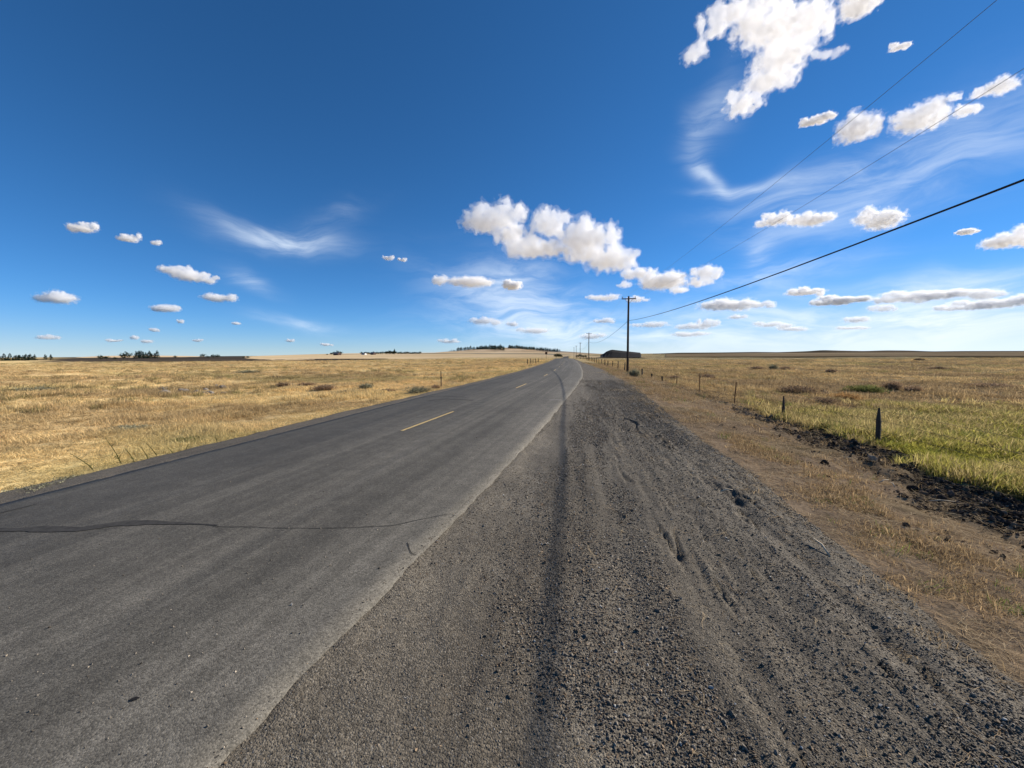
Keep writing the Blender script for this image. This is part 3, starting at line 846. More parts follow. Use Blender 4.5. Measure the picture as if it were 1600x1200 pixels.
def make_tuft(name, n, h, spread, lean, width, seed, mat, wind=(0, 0), hvar=.5):
    r = np.random.default_rng(seed)
    V = []; Fc = []; var = []
    for k in range(n):
        a = r.uniform(0, 2 * math.pi); q = spread * math.sqrt(r.uniform())
        bx, by = q * math.cos(a), q * math.sin(a)
        hh = h * (1 - hvar + hvar * 1.3 * r.uniform())
        la = r.uniform(0, 2 * math.pi); ll = lean * r.uniform(.2, 1.0)
        dx, dy = math.cos(la) * ll + wind[0], math.sin(la) * ll + wind[1]
        tx, ty = bx + dx * hh, by + dy * hh
        tz = hh * max(.12, 1 - .35 * (dx * dx + dy * dy))
        mx, my, mz = bx + dx * hh * .38, by + dy * hh * .38, tz * .62
        fa = r.uniform(0, math.pi); wx, wy = math.cos(fa) * width, math.sin(fa) * width
        i = len(V)
        V += [(bx - wx, by - wy, -.02), (bx + wx, by + wy, -.02), (mx - wx * .8, my - wy * .8, mz), (mx + wx * .8, my + wy * .8, mz), (tx, ty, tz)]
        Fc += [(i, i + 1, i + 3, i + 2), (i + 2, i + 3, i + 4)]
        var += [r.uniform()] * 5
    me = mesh_np(name, V, Fc, mat)
    at = me.attributes.new('var', 'FLOAT', 'POINT'); at.data.foreach_set('value', np.array(var, np.float32))
    return bpy.data.objects.new(name, me)

def make_stone(name, seed, mat, sub=0, flat=.65, rough=.25):
    import bmesh
    bm = bmesh.new()
    bmesh.ops.create_icosphere(bm, subdivisions=max(1, sub), radius=1.0) if sub else bmesh.ops.create_icosphere(bm, subdivisions=1, radius=1.0)
    r = np.random.default_rng(seed)
    if not sub:
        # crushed rock: hull of random points, flat facets
        bm.free(); bm = bmesh.new()
        P = r.normal(size=(13, 3)); P /= np.linalg.norm(P, axis=1)[:, None]
        P *= r.uniform(.7, 1.1, (13, 1)); P *= (1, r.uniform(.65, .95), flat)
        vs = [bm.verts.new(p) for p in P]
        res = bmesh.ops.convex_hull(bm, input=vs)
        bmesh.ops.delete(bm, geom=[g for g in res['geom_interior'] if isinstance(g, bmesh.types.BMVert)], context='VERTS')
    else:
        for v in bm.verts:
            v.co *= 1 + r.uniform(-rough, rough)
            v.co.z *= flat
    me = bpy.data.meshes.new(name); bm.to_mesh(me); bm.free()
    me.materials.append(mat)
    return bpy.data.objects.new(name, me)

def scatter(name, protos, pts, rot, scl, tint, label, cat=None):
    cl = bpy.data.collections.new(name + '_kinds')
    for p in protos:
        cl.objects.link(p)
    n = len(pts)
    me = bpy.data.meshes.new(name)
    me.vertices.add(n); me.vertices.foreach_set('co', pts.astype(np.float32).ravel())
    def put(k, typ, key, v):
        a = me.attributes.new(k, typ, 'POINT'); a.data.foreach_set(key, np.ascontiguousarray(v).ravel())
    put('turn', 'FLOAT_VECTOR', 'vector', rot.astype(np.float32))
    put('size', 'FLOAT_VECTOR', 'vector', scl.astype(np.float32))
    put('pick', 'INT', 'value', rng.integers(0, len(protos), n).astype(np.int32))
    put('tint', 'FLOAT_COLOR', 'color', np.concatenate([tint, np.ones((n, 1))], 1).astype(np.float32))
    tree = bpy.data.node_groups.new(name + '_scatter', 'GeometryNodeTree')
    tree.interface.new_socket('Geometry', in_out='INPUT', socket_type='NodeSocketGeometry')
    tree.interface.new_socket('Geometry', in_out='OUTPUT', socket_type='NodeSocketGeometry')
    N = NT(tree)
    gi = N.n('NodeGroupInput')
    ci = N.n('GeometryNodeCollectionInfo', {'Collection': cl, 'Separate Children': True, 'Reset Children': True})
    def att(k, dt):
        return N.n('GeometryNodeInputNamedAttribute', {'Name': k}, data_type=dt).outputs[0]
    e2r = N.n('FunctionNodeEulerToRotation', {0: att('turn', 'FLOAT_VECTOR')})
    ip = N.n('GeometryNodeInstanceOnPoints', {'Points': gi.outputs[0], 'Instance': ci.outputs[0], 'Pick Instance': True,
             'Instance Index': att('pick', 'INT'), 'Rotation': e2r.outputs[0], 'Scale': att('size', 'FLOAT_VECTOR')})
    N.n('NodeGroupOutput', {0: ip.outputs[0]})
    o = link(name, me)
    md = o.modifiers.new('scatter', 'NODES'); md.node_group = tree
    tag(o, label, cat, kind='stuff')
    return o

def polar(n, r0_, r1_, a0=R(-67), a1=R(56)):
    rr = np.exp(rng.uniform(math.log(r0_), math.log(r1_), n)); aa = rng.uniform(a0, a1, n)
    return rr * np.sin(aa), rr * np.cos(aa), rr
def rot_z(n, tilt=.12):
    return np.stack([rng.normal(0, tilt, n), rng.normal(0, tilt, n), rng.uniform(0, 6.283, n)], 1)
def side(x, y):
    yc = np.clip(y, -40, 260)
    return x - G_EDGE(yc), L_EDGE(yc) - x

WIND = (-.35, -.25)
dry = [make_tuft('dry_tuft', 26, .19, .17, 1.7, .0055, 200 + k, M['blade'], wind=(-.7 + .25 * k, .35 - .2 * k)) for k in range(5)]
x, y, r = polar(120000, 4.2, 330)
t, s = side(x, y)
keep = ((t > 4.3 + fbm(x, y, 3, 120) * .8) | (s > .98 + fbm(x * .8, y * .8, 3, 121) * .7) | (y > 262))
keep &= (zone_green(x, y) < rng.uniform(.2, .8, len(x))) & (zone_clod(x, y) < .3)
keep &= rng.uniform(size=len(x)) < .55 + 1.3 * sstep(-.2, .15, fbm(x * .8, y * .8, 3, 122))
az_ = np.arctan2(x, y)
keep &= ~((r > 235) & (az_ < R(-27)))
x, y, r = x[keep], y[keep], r[keep]
n = len(x)
z = height(x, y)
hs = np.clip(r / 14, .75, 30) ** .72
vs = (.6 + .6 * rng.uniform(size=n)) * (.45 + 1.25 * sstep(-.1, .25, fbm(x * .45, y * .45, 3, 123))) * np.clip(hs, .8, 1.6) * np.where(x < 0, .72, 1.0)
rz_ = rot_z(n); rz_[:, 2] = fbm(x * .16, y * .16, 3, 124) * 9 + rng.normal(0, .7, n)
tint = ground_col(x, y) * rng.uniform(.8, 1.3, (n, 1)) * (1 + .55 * fbm(x * .3, y * .55, 4, 125))[:, None]
s_ = L_EDGE(np.clip(y, -40, 260)) - x
edge = (s_ > 0) & (s_ < 1.9) & (rng.uniform(size=n) < .35)
tint[edge] = tint[edge] * .7 + np.array([.20, .19, .07]) * .3
scatter('dry_grass', dry, np.stack([x, y, z], 1), rz_, np.stack([hs, hs, vs], 1), tint, 'dry golden grass covering the fields on both sides of the road')

# darker bunches that mottle the field
bunch = [make_tuft('bunch_tuft', 46, .25, .20, .8, .006, 230 + k, M['blade']) for k in range(3)]
x, y, r = polar(9000, 8, 400)
t, s = side(x, y)
keep = ((t > 5.4) | (s > 2.0)) & (zone_green(x, y) < .3) & (rng.uniform(size=len(x)) < sstep(.0, .2, fbm(x * .09, y * .14, 4, 130) + .02))
keep &= ~((r > 235) & (np.arctan2(x, y) < R(-27)))
x, y, r = x[keep], y[keep], r[keep]; n = len(x)
hs = np.clip(r / 22, .8, 12) ** .6 * rng.uniform(.6, 1.4, n)
tint = lerp(BROWN * .85, OLIVE * .8, rng.uniform(size=n)) * rng.uniform(.7, 1.2, (n, 1))
scatter('bunch_grass', bunch, np.stack([x, y, height(x, y)], 1), rot_z(n), np.stack([hs, hs, np.clip(hs, .7, 1.5) * rng.uniform(.6, 1.2, n)], 1), tint,
        'darker brown bunch grass dotted over both fields')

green = [make_tuft('green_tuft', 26, .40, .15, .55, .0065, 260 + k, M['green_blade'], wind=(-.12, -.1)) for k in range(4)]
x = rng.uniform(6.3, 27, 60000); y = rng.uniform(2, 26, 60000)
d = np.hypot(x, y)
keep = (rng.uniform(size=len(x)) < zone_green(x, y) * np.clip((11 / d) ** 1.5, 0, 1)) & (zone_clod(x, y) < .35)
x, y, d = x[keep], y[keep], d[keep]; n = len(x)
g1 = fbm(x * .4, y * .4, 3, 140)
tint = lerp(GREEN * 1.05, np.array([.46, .36, .16]), sstep(-.2, .2, g1 + rng.normal(0, .16, n) + .12 * sstep(11, 18, y))) * rng.uniform(.75, 1.25, (n, 1))
tint = lerp(tint, np.array([.13, .16, .04]), (rng.uniform(size=n) < .15).astype(float) * .8)
hs = np.clip(d / 11, .9, 2) * rng.uniform(.8, 1.2, n)
scatter('green_grass', green, np.stack([x, y, height(x, y)], 1), rot_z(n), np.stack([hs, hs, rng.uniform(.4, 1.0, n) * (.55 + .6 * sstep(-.2, .2, g1))], 1), tint,
        'bright green and yellow tall grass behind the wooden fence posts')

short = [make_tuft('short_tuft', 22, .085, .12, 1.9, .003, 280 + k, M['blade']) for k in range(4)]
y = np.exp(rng.uniform(math.log(1.4), math.log(90), 42000)); x = G_EDGE(y) + rng.uniform(-.7, 5.2, len(y))
t = x - G_EDGE(y)
band = np.exp(-((t - 1.05 + fbm(y * .5, y * 0, 3, 150)) / .5) ** 2) + .5 * np.exp(-((t - 3.2) / 1.2) ** 2) * sstep(9, 18, y)
keep = rng.uniform(size=len(x)) < np.clip((.10 + .9 * band) * sstep(-.05, .22, fbm(x * 1.3, y * 1.3, 3, 151)) * sstep(-.7, .2, t), 0, 1)
keep &= zone_clod(x, y) < rng.uniform(.3, 1.0, len(x))
x, y = x[keep], y[keep]; n = len(x)
hs = np.clip(y / 6, .7, 5) ** .55 * rng.uniform(.7, 1.3, n)
tint = lerp(np.array([.46, .330, .175]), np.array([.30, .215, .125]), rng.uniform(size=n)) * rng.uniform(.75, 1.25, (n, 1))
gr = rng.uniform(size=n) < .05
tint[gr] = np.array([.16, .20, .05])
scatter('verge_grass', short, np.stack([x, y, np.maximum(height(x, y), np.where(x - G_EDGE(y) < .3, gravel_z(x, y), -9))], 1), rot_z(n), np.stack([hs, hs, hs * rng.uniform(.6, 1.3, n)], 1), tint,
        'short dried grass along the verge beside the gravel')

def make_straw(name, seed):
    r_ = np.random.default_rng(seed); V = []; Fc = []; var = []
    for k in range(5):
        a = r_.uniform(0, 6.28); L = r_.uniform(.03, .11); cx, cyy = r_.normal(0, .05, 2); w = .0016
        b = a + r_.normal(0, .4)
        p0 = np.array([cx, cyy, .004]); p1 = p0 + (math.cos(a) * L, math.sin(a) * L, r_.uniform(0, .012)); p2 = p1 + (math.cos(b) * L * .8, math.sin(b) * L * .8, -.006)
        nx, ny = -math.sin(a) * w, math.cos(a) * w
        i = len(V)
        for p in (p0, p1, p2):
            V += [(p[0] - nx, p[1] - ny, p[2]), (p[0] + nx, p[1] + ny, p[2])]
        Fc += [(i, i + 1, i + 3, i + 2), (i + 2, i + 3, i + 5, i + 4)]
        var += [r_.uniform()] * 6
    me = mesh_np(name, V, Fc, M['straw'])
    at = me.attributes.new('var', 'FLOAT', 'POINT'); at.data.foreach_set('value', np.array(var, np.float32))
    return bpy.data.objects.new(name, me)
straws = [make_straw('straw_bits', 300 + k) for k in range(4)]
y = np.exp(rng.uniform(math.log(1.3), math.log(45), 30000)); x = G_EDGE(y) + rng.uniform(-2.6, 4.6, len(y))
t = x - G_EDGE(y)
keep = rng.uniform(size=len(x)) < np.where(t < 0, .015 + .2 * sstep(.08, .22, fbm(x * .8, y * .5, 3, 160)) * sstep(-2.6, -.4, t) + .2 * sstep(-.7, 0, t), .25 + .6 * sstep(-.15, .15, fbm(x * 1.1, y * 1.1, 3, 161)))
keep &= rng.uniform(size=len(x)) > zone_clod(x, y) * .6
x, y = x[keep], y[keep]; n = len(x)
z = np.maximum(height(x, y), np.where(x - G_EDGE(y) < .35, gravel_z(x, y), -9)) + .006
hs = np.clip(y / 5, .35, 5) ** .7 * rng.uniform(.6, 1.3, n)
tint = lerp(np.array([.52, .40, .24]), np.array([.34, .24, .14]), rng.uniform(size=n))
scatter('straw_litter', straws, np.stack([x, y, z], 1), np.stack([rng.normal(0, .1, n), rng.normal(0, .1, n), rng.uniform(0, 6.28, n)], 1), np.stack([hs] * 3, 1), tint,
        'loose pale straw strewn over the verge and gravel edge')

stones = [make_stone('crushed_stone', 320 + k, M['stone']) for k in range(6)]
NS = 320000
y = np.exp(rng.uniform(math.log(.75), math.log(30), NS)); u = rng.uniform(size=NS)
x = R_EDGE(y) - .06 + (G_EDGE(y) + .33 - R_EDGE(y)) * u
loose = sstep(-.06, .16, fbm(x * 2.1, y * .22, 4, 170) + .5 * fbm(x * .9, y * .5, 3, 171)) * .85 + .17
loose *= .45 + .55 * sstep(.2, 1.7, x - R_EDGE(y))
loose = np.clip(loose + .45 * sstep(.7, 1.5, x), 0, 1)
keep = rng.uniform(size=NS) < loose
x, y, loose = x[keep], y[keep], loose[keep]; n = len(x)
sz = np.exp(rng.normal(math.log(.0044), .40, n)) * (.72 + .62 * loose) * np.clip(y / 4, 1, 3) ** .55
sz = np.clip(sz, .003, .03)
gcol = np.array([.125, .104, .078])
tint = gcol * np.exp(rng.normal(0, .42, (n, 1)))
wm_ = rng.uniform(size=n) < .22
tint[wm_] *= np.array([1.22, 1.0, .78])
wh = rng.uniform(size=n) < .02
tint[wh] = np.array([.42, .40, .36]) * rng.uniform(.7, 1.1, (wh.sum(), 1))
scatter('gravel', stones, np.stack([x, y, np.where(x < R_EDGE(y) + .12, np.maximum(gravel_z(x, y), road_h(x, y)), gravel_z(x, y)) + sz * .18], 1), rng.uniform(-3.1, 3.1, (n, 3)) * np.array([.15, .15, 1]), np.stack([sz] * 3, 1) * rng.uniform(.8, 1.3, (n, 3)), tint,
        'crushed grey gravel covering the road shoulder')
# a few stray stones on the asphalt
y = np.exp(rng.uniform(math.log(1.2), math.log(30), 900)); u = 1 - np.abs(rng.normal(0, .28, 900)); u = u[(u > .02)]; y = y[:len(u)]
x = L_EDGE(y) + (R_EDGE(y) - L_EDGE(y)) * u; n = len(x)
sz = np.exp(rng.normal(math.log(.006), .35, n))
scatter('stray_stones', stones, np.stack([x, y, road_h(x, y) + sz * .3], 1), rng.uniform(-3.1, 3.1, (n, 3)), np.stack([sz] * 3, 1), gcol * np.exp(rng.normal(.3, .6, (n, 1))),
        'stray gravel stones lying on the asphalt')

clods = [make_stone('soil_clod', 340 + k, M['clod'], sub=2, flat=.75, rough=.22) for k in range(4)]
y = np.exp(rng.uniform(math.log(3), math.log(34), 130000)); x = G_EDGE(y) + rng.uniform(1.2, 5.0, len(y))
keep = rng.uniform(size=len(x)) < zone_clod(x, y) ** 1.2 * .8 + .03 * (y < 12) * sstep(-.05, .2, fbm(x * 1.5, y * 1.5, 3, 180))
x, y = x[keep], y[keep]; n = len(x)
sz = np.exp(rng.normal(math.log(.0125), .55, n)) * np.clip(y / 9, .9, 2) ** .5
sz = np.clip(sz, .006, .075)
tint = BLACK * np.exp(rng.normal(.18, .45, (n, 1))) * np.array([1.08, .97, .88])
br_ = rng.uniform(size=n) < .30 + .5 * sstep(0, .25, fbm(x * 1.2, y * 1.2, 3, 181))
tint[br_] = np.array([.115, .085, .058]) * np.exp(rng.normal(0, .35, (br_.sum(), 1)))
far_ = y > 15
tint[far_] = np.array([.10, .092, .082]) * np.exp(rng.normal(0, .4, (far_.sum(), 1)))
scatter('soil_clods', clods, np.stack([x, y, height(x, y) + sz * .25], 1), rng.uniform(-3.1, 3.1, (n, 3)), np.stack([sz] * 3, 1) * rng.uniform(.7, 1.4, (n, 3)), tint,
        'black churned soil clods in the ditch below the fence')

# ------------------------------------------------------------------ solid helpers
def tube(pts, rad, seg=8, cap=True):
    """verts and faces of a round bar through pts with a radius at each"""
    pts = [Vector(p) for p in pts]
    if not hasattr(rad, '__len__'):
        rad = [rad] * len(pts)
    V = []; Fc = []
    for k, p in enumerate(pts):
        d = (pts[min(k + 1, len(pts) - 1)] - pts[max(k - 1, 0)]).normalized()
        a = d.orthogonal().normalized() if abs(d.z) > .9 else d.cross(Vector((0, 0, 1))).normalized()
        if abs(d.z) > .9:
            a = Vector((1, 0, 0)) - d * d.x; a.normalize()
        b = d.cross(a)
        for q in range(seg):
            t_ = 2 * math.pi * q / seg
            V.append(p + (a * math.cos(t_) + b * math.sin(t_)) * rad[k])
        if k:
            for q in range(seg):
                i = (k - 1) * seg
                Fc.append((i + q, i + (q + 1) % seg, i + seg + (q + 1) % seg, i + seg + q))
    if cap:
        Fc.append(tuple(range(seg))[::-1]); Fc.append(tuple(range(len(V) - seg, len(V))))
    return V, Fc
def box(cx, cy_, cz, sx, sy, sz):
    V = [(cx + a * sx / 2, cy_ + b * sy / 2, cz + c * sz / 2) for a in (-1, 1) for b in (-1, 1) for c in (-1, 1)]
    Fc = [(0, 1, 3, 2), (4, 6, 7, 5), (0, 4, 5, 1), (2, 3, 7, 6), (0, 2, 6, 4), (1, 5, 7, 3)]
    return V, Fc
def merge(*vf):
    V = []; Fc = []
    for v, f in vf:
        o = len(V); V += [tuple(q) for q in v]; Fc += [tuple(i + o for i in q) for q in f]
    return V, Fc
def part(name, vf, mat, parent=None, smooth=False):
    return link(name, mesh_np(name, vf[0], vf[1], mat, smooth), parent)

# ------------------------------------------------------------------ utility poles and their wires
POLE_H = 10.25
def gz(x, y):
    return float(height(np.array(float(x)), np.array(float(y))))
POLES = [(7.9, -33.0), (7.85, 54.5), (6.9, 143.0), (6.2, 232.0), (5.4, 322.0), (4.6, 412.0)]
pole_meshes = {}
sh = [(0, 0, -.5), (.012, 0, 2.0), (.0, .01, 4.5), (-.012, 0, 7.0), (0, 0, POLE_H - .05), (0, 0, POLE_H)]
pole_meshes['shaft'] = (mesh_np('shaft', *tube(sh, [.165, .158, .148, .135, .118, .09], 14), M['pole'], True), (0, 0, 0))
pole_meshes['crossarm'] = (mesh_np('crossarm', *box(0, -.16, POLE_H - .38, 1.86, .10, .12), M['pole']), (0, 0, 0))
for k, sg in enumerate((-1, 1)):
    pole_meshes['brace' + str(k)] = (mesh_np('brace', *tube([(sg * .50, -.215, POLE_H - .44), (sg * .10, -.17, POLE_H - .92)], .018, 6), M['rust']), (0, 0, 0))
    pole_meshes['insulator' + str(k)] = (mesh_np('insulator', *merge(tube([(sg * .82, -.16, POLE_H - .33), (sg * .82, -.16, POLE_H - .20)], .018, 6),
                                        tube([(sg * .82, -.16, POLE_H - .24), (sg * .82, -.16, POLE_H - .20), (sg * .82, -.16, POLE_H - .13), (sg * .82, -.16, POLE_H - .10)], [.05, .065, .045, .03], 10)), M['ceramic'], True), (0, 0, 0))
pole_meshes['cable_clamp'] = (mesh_np('cable_clamp', *box(.02, -.19, 6.95, .12, .12, .16), M['rust']), (0, 0, 0))
pole_labels = ['utility pole standing behind the photographer beside the gravel', 'tallest dark wooden utility pole with crossarm beside the green shrub',
               'second wooden utility pole along the road, beyond the tallest one', 'third wooden utility pole along the road', 'fourth small utility pole along the road',
               'farthest tiny utility pole along the road']
pole_at = []
for i, (px_, py_) in enumerate(POLES):
    base = min(gz(px_, py_), -.1)
    if py_ > 160:
        base = -1.6
    p = empty('utility_pole', (px_, py_, base))
    tag(p, pole_labels[i], 'utility pole', 'utility poles along the road')
    arm = link('crossarm', pole_meshes['crossarm'][0], p)
    for k, (me, _) in pole_meshes.items():
        if k != 'crossarm':
            link(me.name, me, arm if me.name in ('insulator', 'brace') or me.name.startswith(('insulator', 'brace')) else p)
    pole_at.append((px_, py_, base))

def wire(name, off, zz, sag, rad, mat, label, cat):
    V, Fc = [], []
    P = []
    for (a, b) in zip(pole_at[:-1], pole_at[1:]):
        for k in range(25 if len(P) else 26):
            t_ = (k + (1 if len(P) and len(P) > 25 else 0)) / 25
            t_ = min(1, t_)
            p = Vector(a).lerp(Vector(b), t_)
            P.append((p.x + off, p.y - .16, p.z + zz - 4 * sag * t_ * (1 - t_)))
    # drop doubles
    Q = [P[0]]
    for p in P[1:]:
        if (Vector(p) - Vector(Q[-1])).length > .05:
            Q.append(p)
    o = part(name, tube(Q, rad, 6), mat, None, True)
    tag(o, label, cat)
wire('telephone_cable', -.02, 6.95, 1.42, .021, M['wire'], 'thick black cable sagging from pole to pole above the verge', 'cable')
wire('power_wire', -.82, POLE_H - .12, 1.72, .0050, M['thin_wire'], 'thin power wire on the road side end of the crossarms', 'wire')
wire('power_wire', .82, POLE_H - .12, 2.12, .0050, M['thin_wire'], 'thin power wire on the field side end of the crossarms', 'wire')

# ------------------------------------------------------------------ fences
def wood_post(loc, h, w, point, lean, seed, label, group=None):
    r = np.random.default_rng(seed)
    V, Fc = [], []
    lv = [(-.3, 1), (.25, 1.0), (h * .55, .95), (h * (1 - point), .86), (h * (1 - point * .45), .62), (h, .40 if point > .08 else .8)]
    for (zz, sc) in lv:
        for q in range(9):
            a = 2 * math.pi * q / 9
            rr = w * .5 * sc * (1 + r.uniform(-.16, .16))
            V.append((math.cos(a) * rr * 1.1 + w * .08 * math.sin(zz * 5 + seed), math.sin(a) * rr * .85, zz + (r.uniform(-.02, .02) if zz > h * .9 else 0)))
    for k in range(len(lv) - 1):
        for q in range(9):
            Fc.append((k * 9 + q, k * 9 + (q + 1) % 9, (k + 1) * 9 + (q + 1) % 9, (k + 1) * 9 + q))
    Fc.append(tuple(range(len(V) - 9, len(V))))
    o = empty('fence_post', loc)
    o.rotation_euler = (lean[1], lean[0], seed * .7)
    sf = part('shaft', (V, Fc), M['post'], o)
    for zz in (.42, .66, .90):
        if zz < h * .92:
            part('staple', tube([(-w * .5, -w * .44, zz), (0, -w * .60, zz), (w * .5, -w * .44, zz)], .006, 5), M['barb'], sf)
    tag(o, label, 'fence post', group)
    return o
def steel_post(loc, h, lean, label, group):
    o = empty('steel_post', loc)
    o.rotation_euler = (lean[1], lean[0], 0)
    sf = part('shaft', merge(box(0, 0, h / 2 - .15, .045, .008, h + .3), box(0, .022, h / 2 - .15, .007, .036, h + .3)), M['rust'], o)
    for k in range(4):
        part('stud', box(0, -.010, h * (.3 + .2 * k), .014, .016, .02), M['rust'], sf)
    tag(o, label, 'fence post', group)
    return o
FG = 'posts of the fence along the right field'
def base_on(px_, py_, X):
    """survey: the post stands on the fence line X metres off, at that bearing"""
    d = pix_dir(px_, py_); t_ = X / d.x
    return Vector((X, d.y * t_, gz(X, d.y * t_)))
fence_pts = []
def fp(px_, py0, py1, X):
    b = base_on(px_, py1, X); d = pix_dir(px_, py0); top = EYE + d.z * (b.y / d.y)
    fence_pts.append(b)
    return b, top - b.z
b, h = fp(1371, 637, 700, 8.15); wood_post(b, h, .135, .30, (-.075, 0), 1, 'stout dark wooden fence post with tapered top standing in green grass', FG)
b, h = fp(1223, 619, 663, 8.1); wood_post(b, h, .125, .5, (.05, 0), 2, 'slim sharply pointed wooden fence post leaning right near green grass edge', FG)
b, h = fp(1147, 597, 637, 8.1); steel_post(b, h, (.05, 0), 'rusty steel fence post next to the slim pointed wooden post', FG)
b, h = fp(1092, 584, 619, 8.1); steel_post(b, h, (.015, 0), 'middle one of the three thin rusty steel fence posts', FG)
b, h = fp(1057, 584, 609, 8.1); steel_post(b, h, (.0, .02), 'thin rusty steel fence post next to the short wooden posts', FG)
b, h = fp(1034.5, 588, 602, 8.1); wood_post(b, h, .14, .05, (.09, 0), 3, 'short dark wooden fence post beside the last steel post', FG)
b, h = fp(1018, 584, 598, 8.0); wood_post(b, h, .15, .05, (.03, 0), 4, 'short dark wooden fence post, second beyond the steel posts', FG)
b, h = fp(1003, 576, 591, 8.0); wood_post(b, h, .16, .05, (-.02, 0), 5, 'dark wooden fence post just right of the green shrub by the pole', FG)
yy = 58.0
k = 10
while yy < 150:
    X = 8.0 - (yy - 55) * .018
    p = Vector((X, yy, gz(X, yy)))
    fence_pts.append(p)
    wood_post(p, 1.25 + rng.uniform(-.15, .15), .16, .05, (rng.normal(0, .04), rng.normal(0, .04)), k, 'small wooden fence post, %s in the row beyond the tallest utility pole' % ORD[k - 10], 'far posts of the right fence')
    yy += rng.uniform(5.5, 7.5); k += 1
near = fence_pts[0] + (fence_pts[0] - fence_pts[1])
first = [Vector((8.2, -6, gz(8.2, -6))), Vector((8.2, 2.0, gz(8.2, 2.0)))]
for k, (hh, lab) in enumerate(((.42, 'lowest rusty wire strand of the right fence'), (.68, 'middle rusty wire strand of the right fence'), (.95, 'top rusty wire strand of the right fence'))):
    P = []
    line = first + fence_pts
    for a, b in zip(line[:-1], line[1:]):
        for q in range(6):
            t_ = q / 6
            p = a.lerp(b, t_)
            P.append((p.x - .06, p.y, p.z + hh - .10 * t_ * (1 - t_)))
    o = part('fence_wire', tube(P, .0034, 4), M['barb'], None, True)
    tag(o, lab, 'wire', 'strands of the right fence')
LF = 'posts of the fence along the left field'
for k, (px_, p0, p1, D_) in enumerate([(689.5, 596, 609, None), (824, 566, 573, None), (829, 564, 570, None), (833, 562, 567.5, None), (837, 560, 565, None), (841, 558, 563, None)]):
    X = -8.6 if k == 0 else -8.0
    d = pix_dir(px_, p1); t_ = X / d.x
    p = Vector((X, d.y * t_, gz(X, d.y * t_)))
    wood_post(p, 1.1, .07 if k == 0 else .15, .05, (0, 0), 40 + k, 'thin lone fence stake on the left beside the road weeds' if k == 0 else 'small dark fence post left of the far road, %s in its short row' % ORD[k - 1], LF)

# ------------------------------------------------------------------ road sign by the far bend
sg = hit(853.5, 561.5)
so = empty('road_sign', sg)
part('post', merge(box(0, 0, 1.2, .09, .09, 2.6)), M['pole'], so)
pl = part('sign_plate', ([(-.46, -.07, 2.05), (.46, -.07, 2.05), (.46, -.07, 3.05), (-.46, -.07, 3.05), (-.46, -.05, 2.05), (.46, -.05, 2.05), (.46, -.05, 3.05), (-.46, -.05, 3.05)],
          [(0, 1, 2, 3), (7, 6, 5, 4), (0, 4, 5, 1), (1, 5, 6, 2), (2, 6, 7, 3), (3, 7, 4, 0)]), M['sign_back'], so)
for zz in (2.3, 2.8):
    part('bolt', tube([(0, -.085, zz), (0, -.068, zz)], .02, 6), M['rust'], pl)
tag(so, 'small dark square road sign on a post left of the far bend', 'sign')

# ------------------------------------------------------------------ far trees
def blade_cloud(name, pts, nrm, size, mat, seed, aspect=1.0):
    r = np.random.default_rng(seed); V = []; Fc = []; var = []
    for p, nr_, s_ in zip(pts, nrm, size):
        a = Vector(r.normal(size=3)).normalized(); nv = Vector(nr_)
        a = (a - nv * a.dot(nv) * .6).normalized(); b = a.cross(Vector(r.normal(size=3))).normalized()
        i = len(V); p = Vector(p)
        V += [p - a * s_ * .5 * aspect, p + b * s_ * .4, p + a * s_ * .5 * aspect, p - b * s_ * .4]
        Fc.append((i, i + 1, i + 2, i + 3)); var += [r.uniform()] * 4
    me = mesh_np(name, [tuple(v) for v in V], Fc, mat)
    at = me.attributes.new('var', 'FLOAT', 'POINT'); at.data.foreach_set('value', np.array(var, np.float32))
    return me
def conifer_mesh(seed, n=150):
    r = np.random.default_rng(seed); pts = []; nr_ = []; sz_ = []
    rag = r.uniform(.75, 1.25, 9)
    for k in range(n):
        t_ = r.uniform() ** .8
        zz = .12 + .88 * t_
        wid = (.20 * (1 - t_) ** .75 + .018) * rag[int(t_ * 8.99)]
        a = r.uniform(0, 6.283); q = wid * math.sqrt(r.uniform(.15, 1))
        pts.append((q * math.cos(a), q * math.sin(a), zz)); nr_.append((math.cos(a), math.sin(a), .4)); sz_.append(r.uniform(.07, .15) * (1.15 - .6 * t_))
    return blade_cloud('crown', pts, nr_, sz_, M['conifer'], seed)
def round_mesh(seed, n=160, wide=.42):
    r = np.random.default_rng(seed); pts = []; nr_ = []; sz_ = []
    lob = [(r.uniform(-.18, .18), r.uniform(-.18, .18), r.uniform(.42, .72), r.uniform(.18, .30)) for _ in range(6)]
    for k in range(n):
        lx_, ly_, lz_, lr_ = lob[k % 6]
        v = r.normal(size=3); v /= np.linalg.norm(v); q = lr_ * r.uniform(.55, 1.05)
        pts.append((lx_ + v[0] * q * wide / .3, ly_ + v[1] * q * wide / .3, lz_ + v[2] * q)); nr_.append(tuple(v)); sz_.append(r.uniform(.08, .17))
    return blade_cloud('crown', pts, nr_, sz_, M['olive_leaf'], seed)
con = [conifer_mesh(400 + k) for k in range(5)]
rnd = [round_mesh(410 + k) for k in range(3)]
trunk_me = mesh_np('trunk', *tube([(0, 0, -.06), (0, 0, .35), (.004, 0, .85)], [.022, .016, .004], 6), M['bark'], True)
def tree(loc, h, kind, label, group, cat='tree', fat=1.0):
    kinds = con if kind == 'conifer' else rnd
    o = empty('conifer_tree' if kind == 'conifer' else 'broadleaf_tree', loc, rng.uniform(0, 6.28))
    o.scale = (h * fat, h * fat, h)
    link('trunk', trunk_me, o)
    link('crown', kinds[int(rng.integers(len(kinds)))], o)
    tag(o, label, cat, group)
    return o
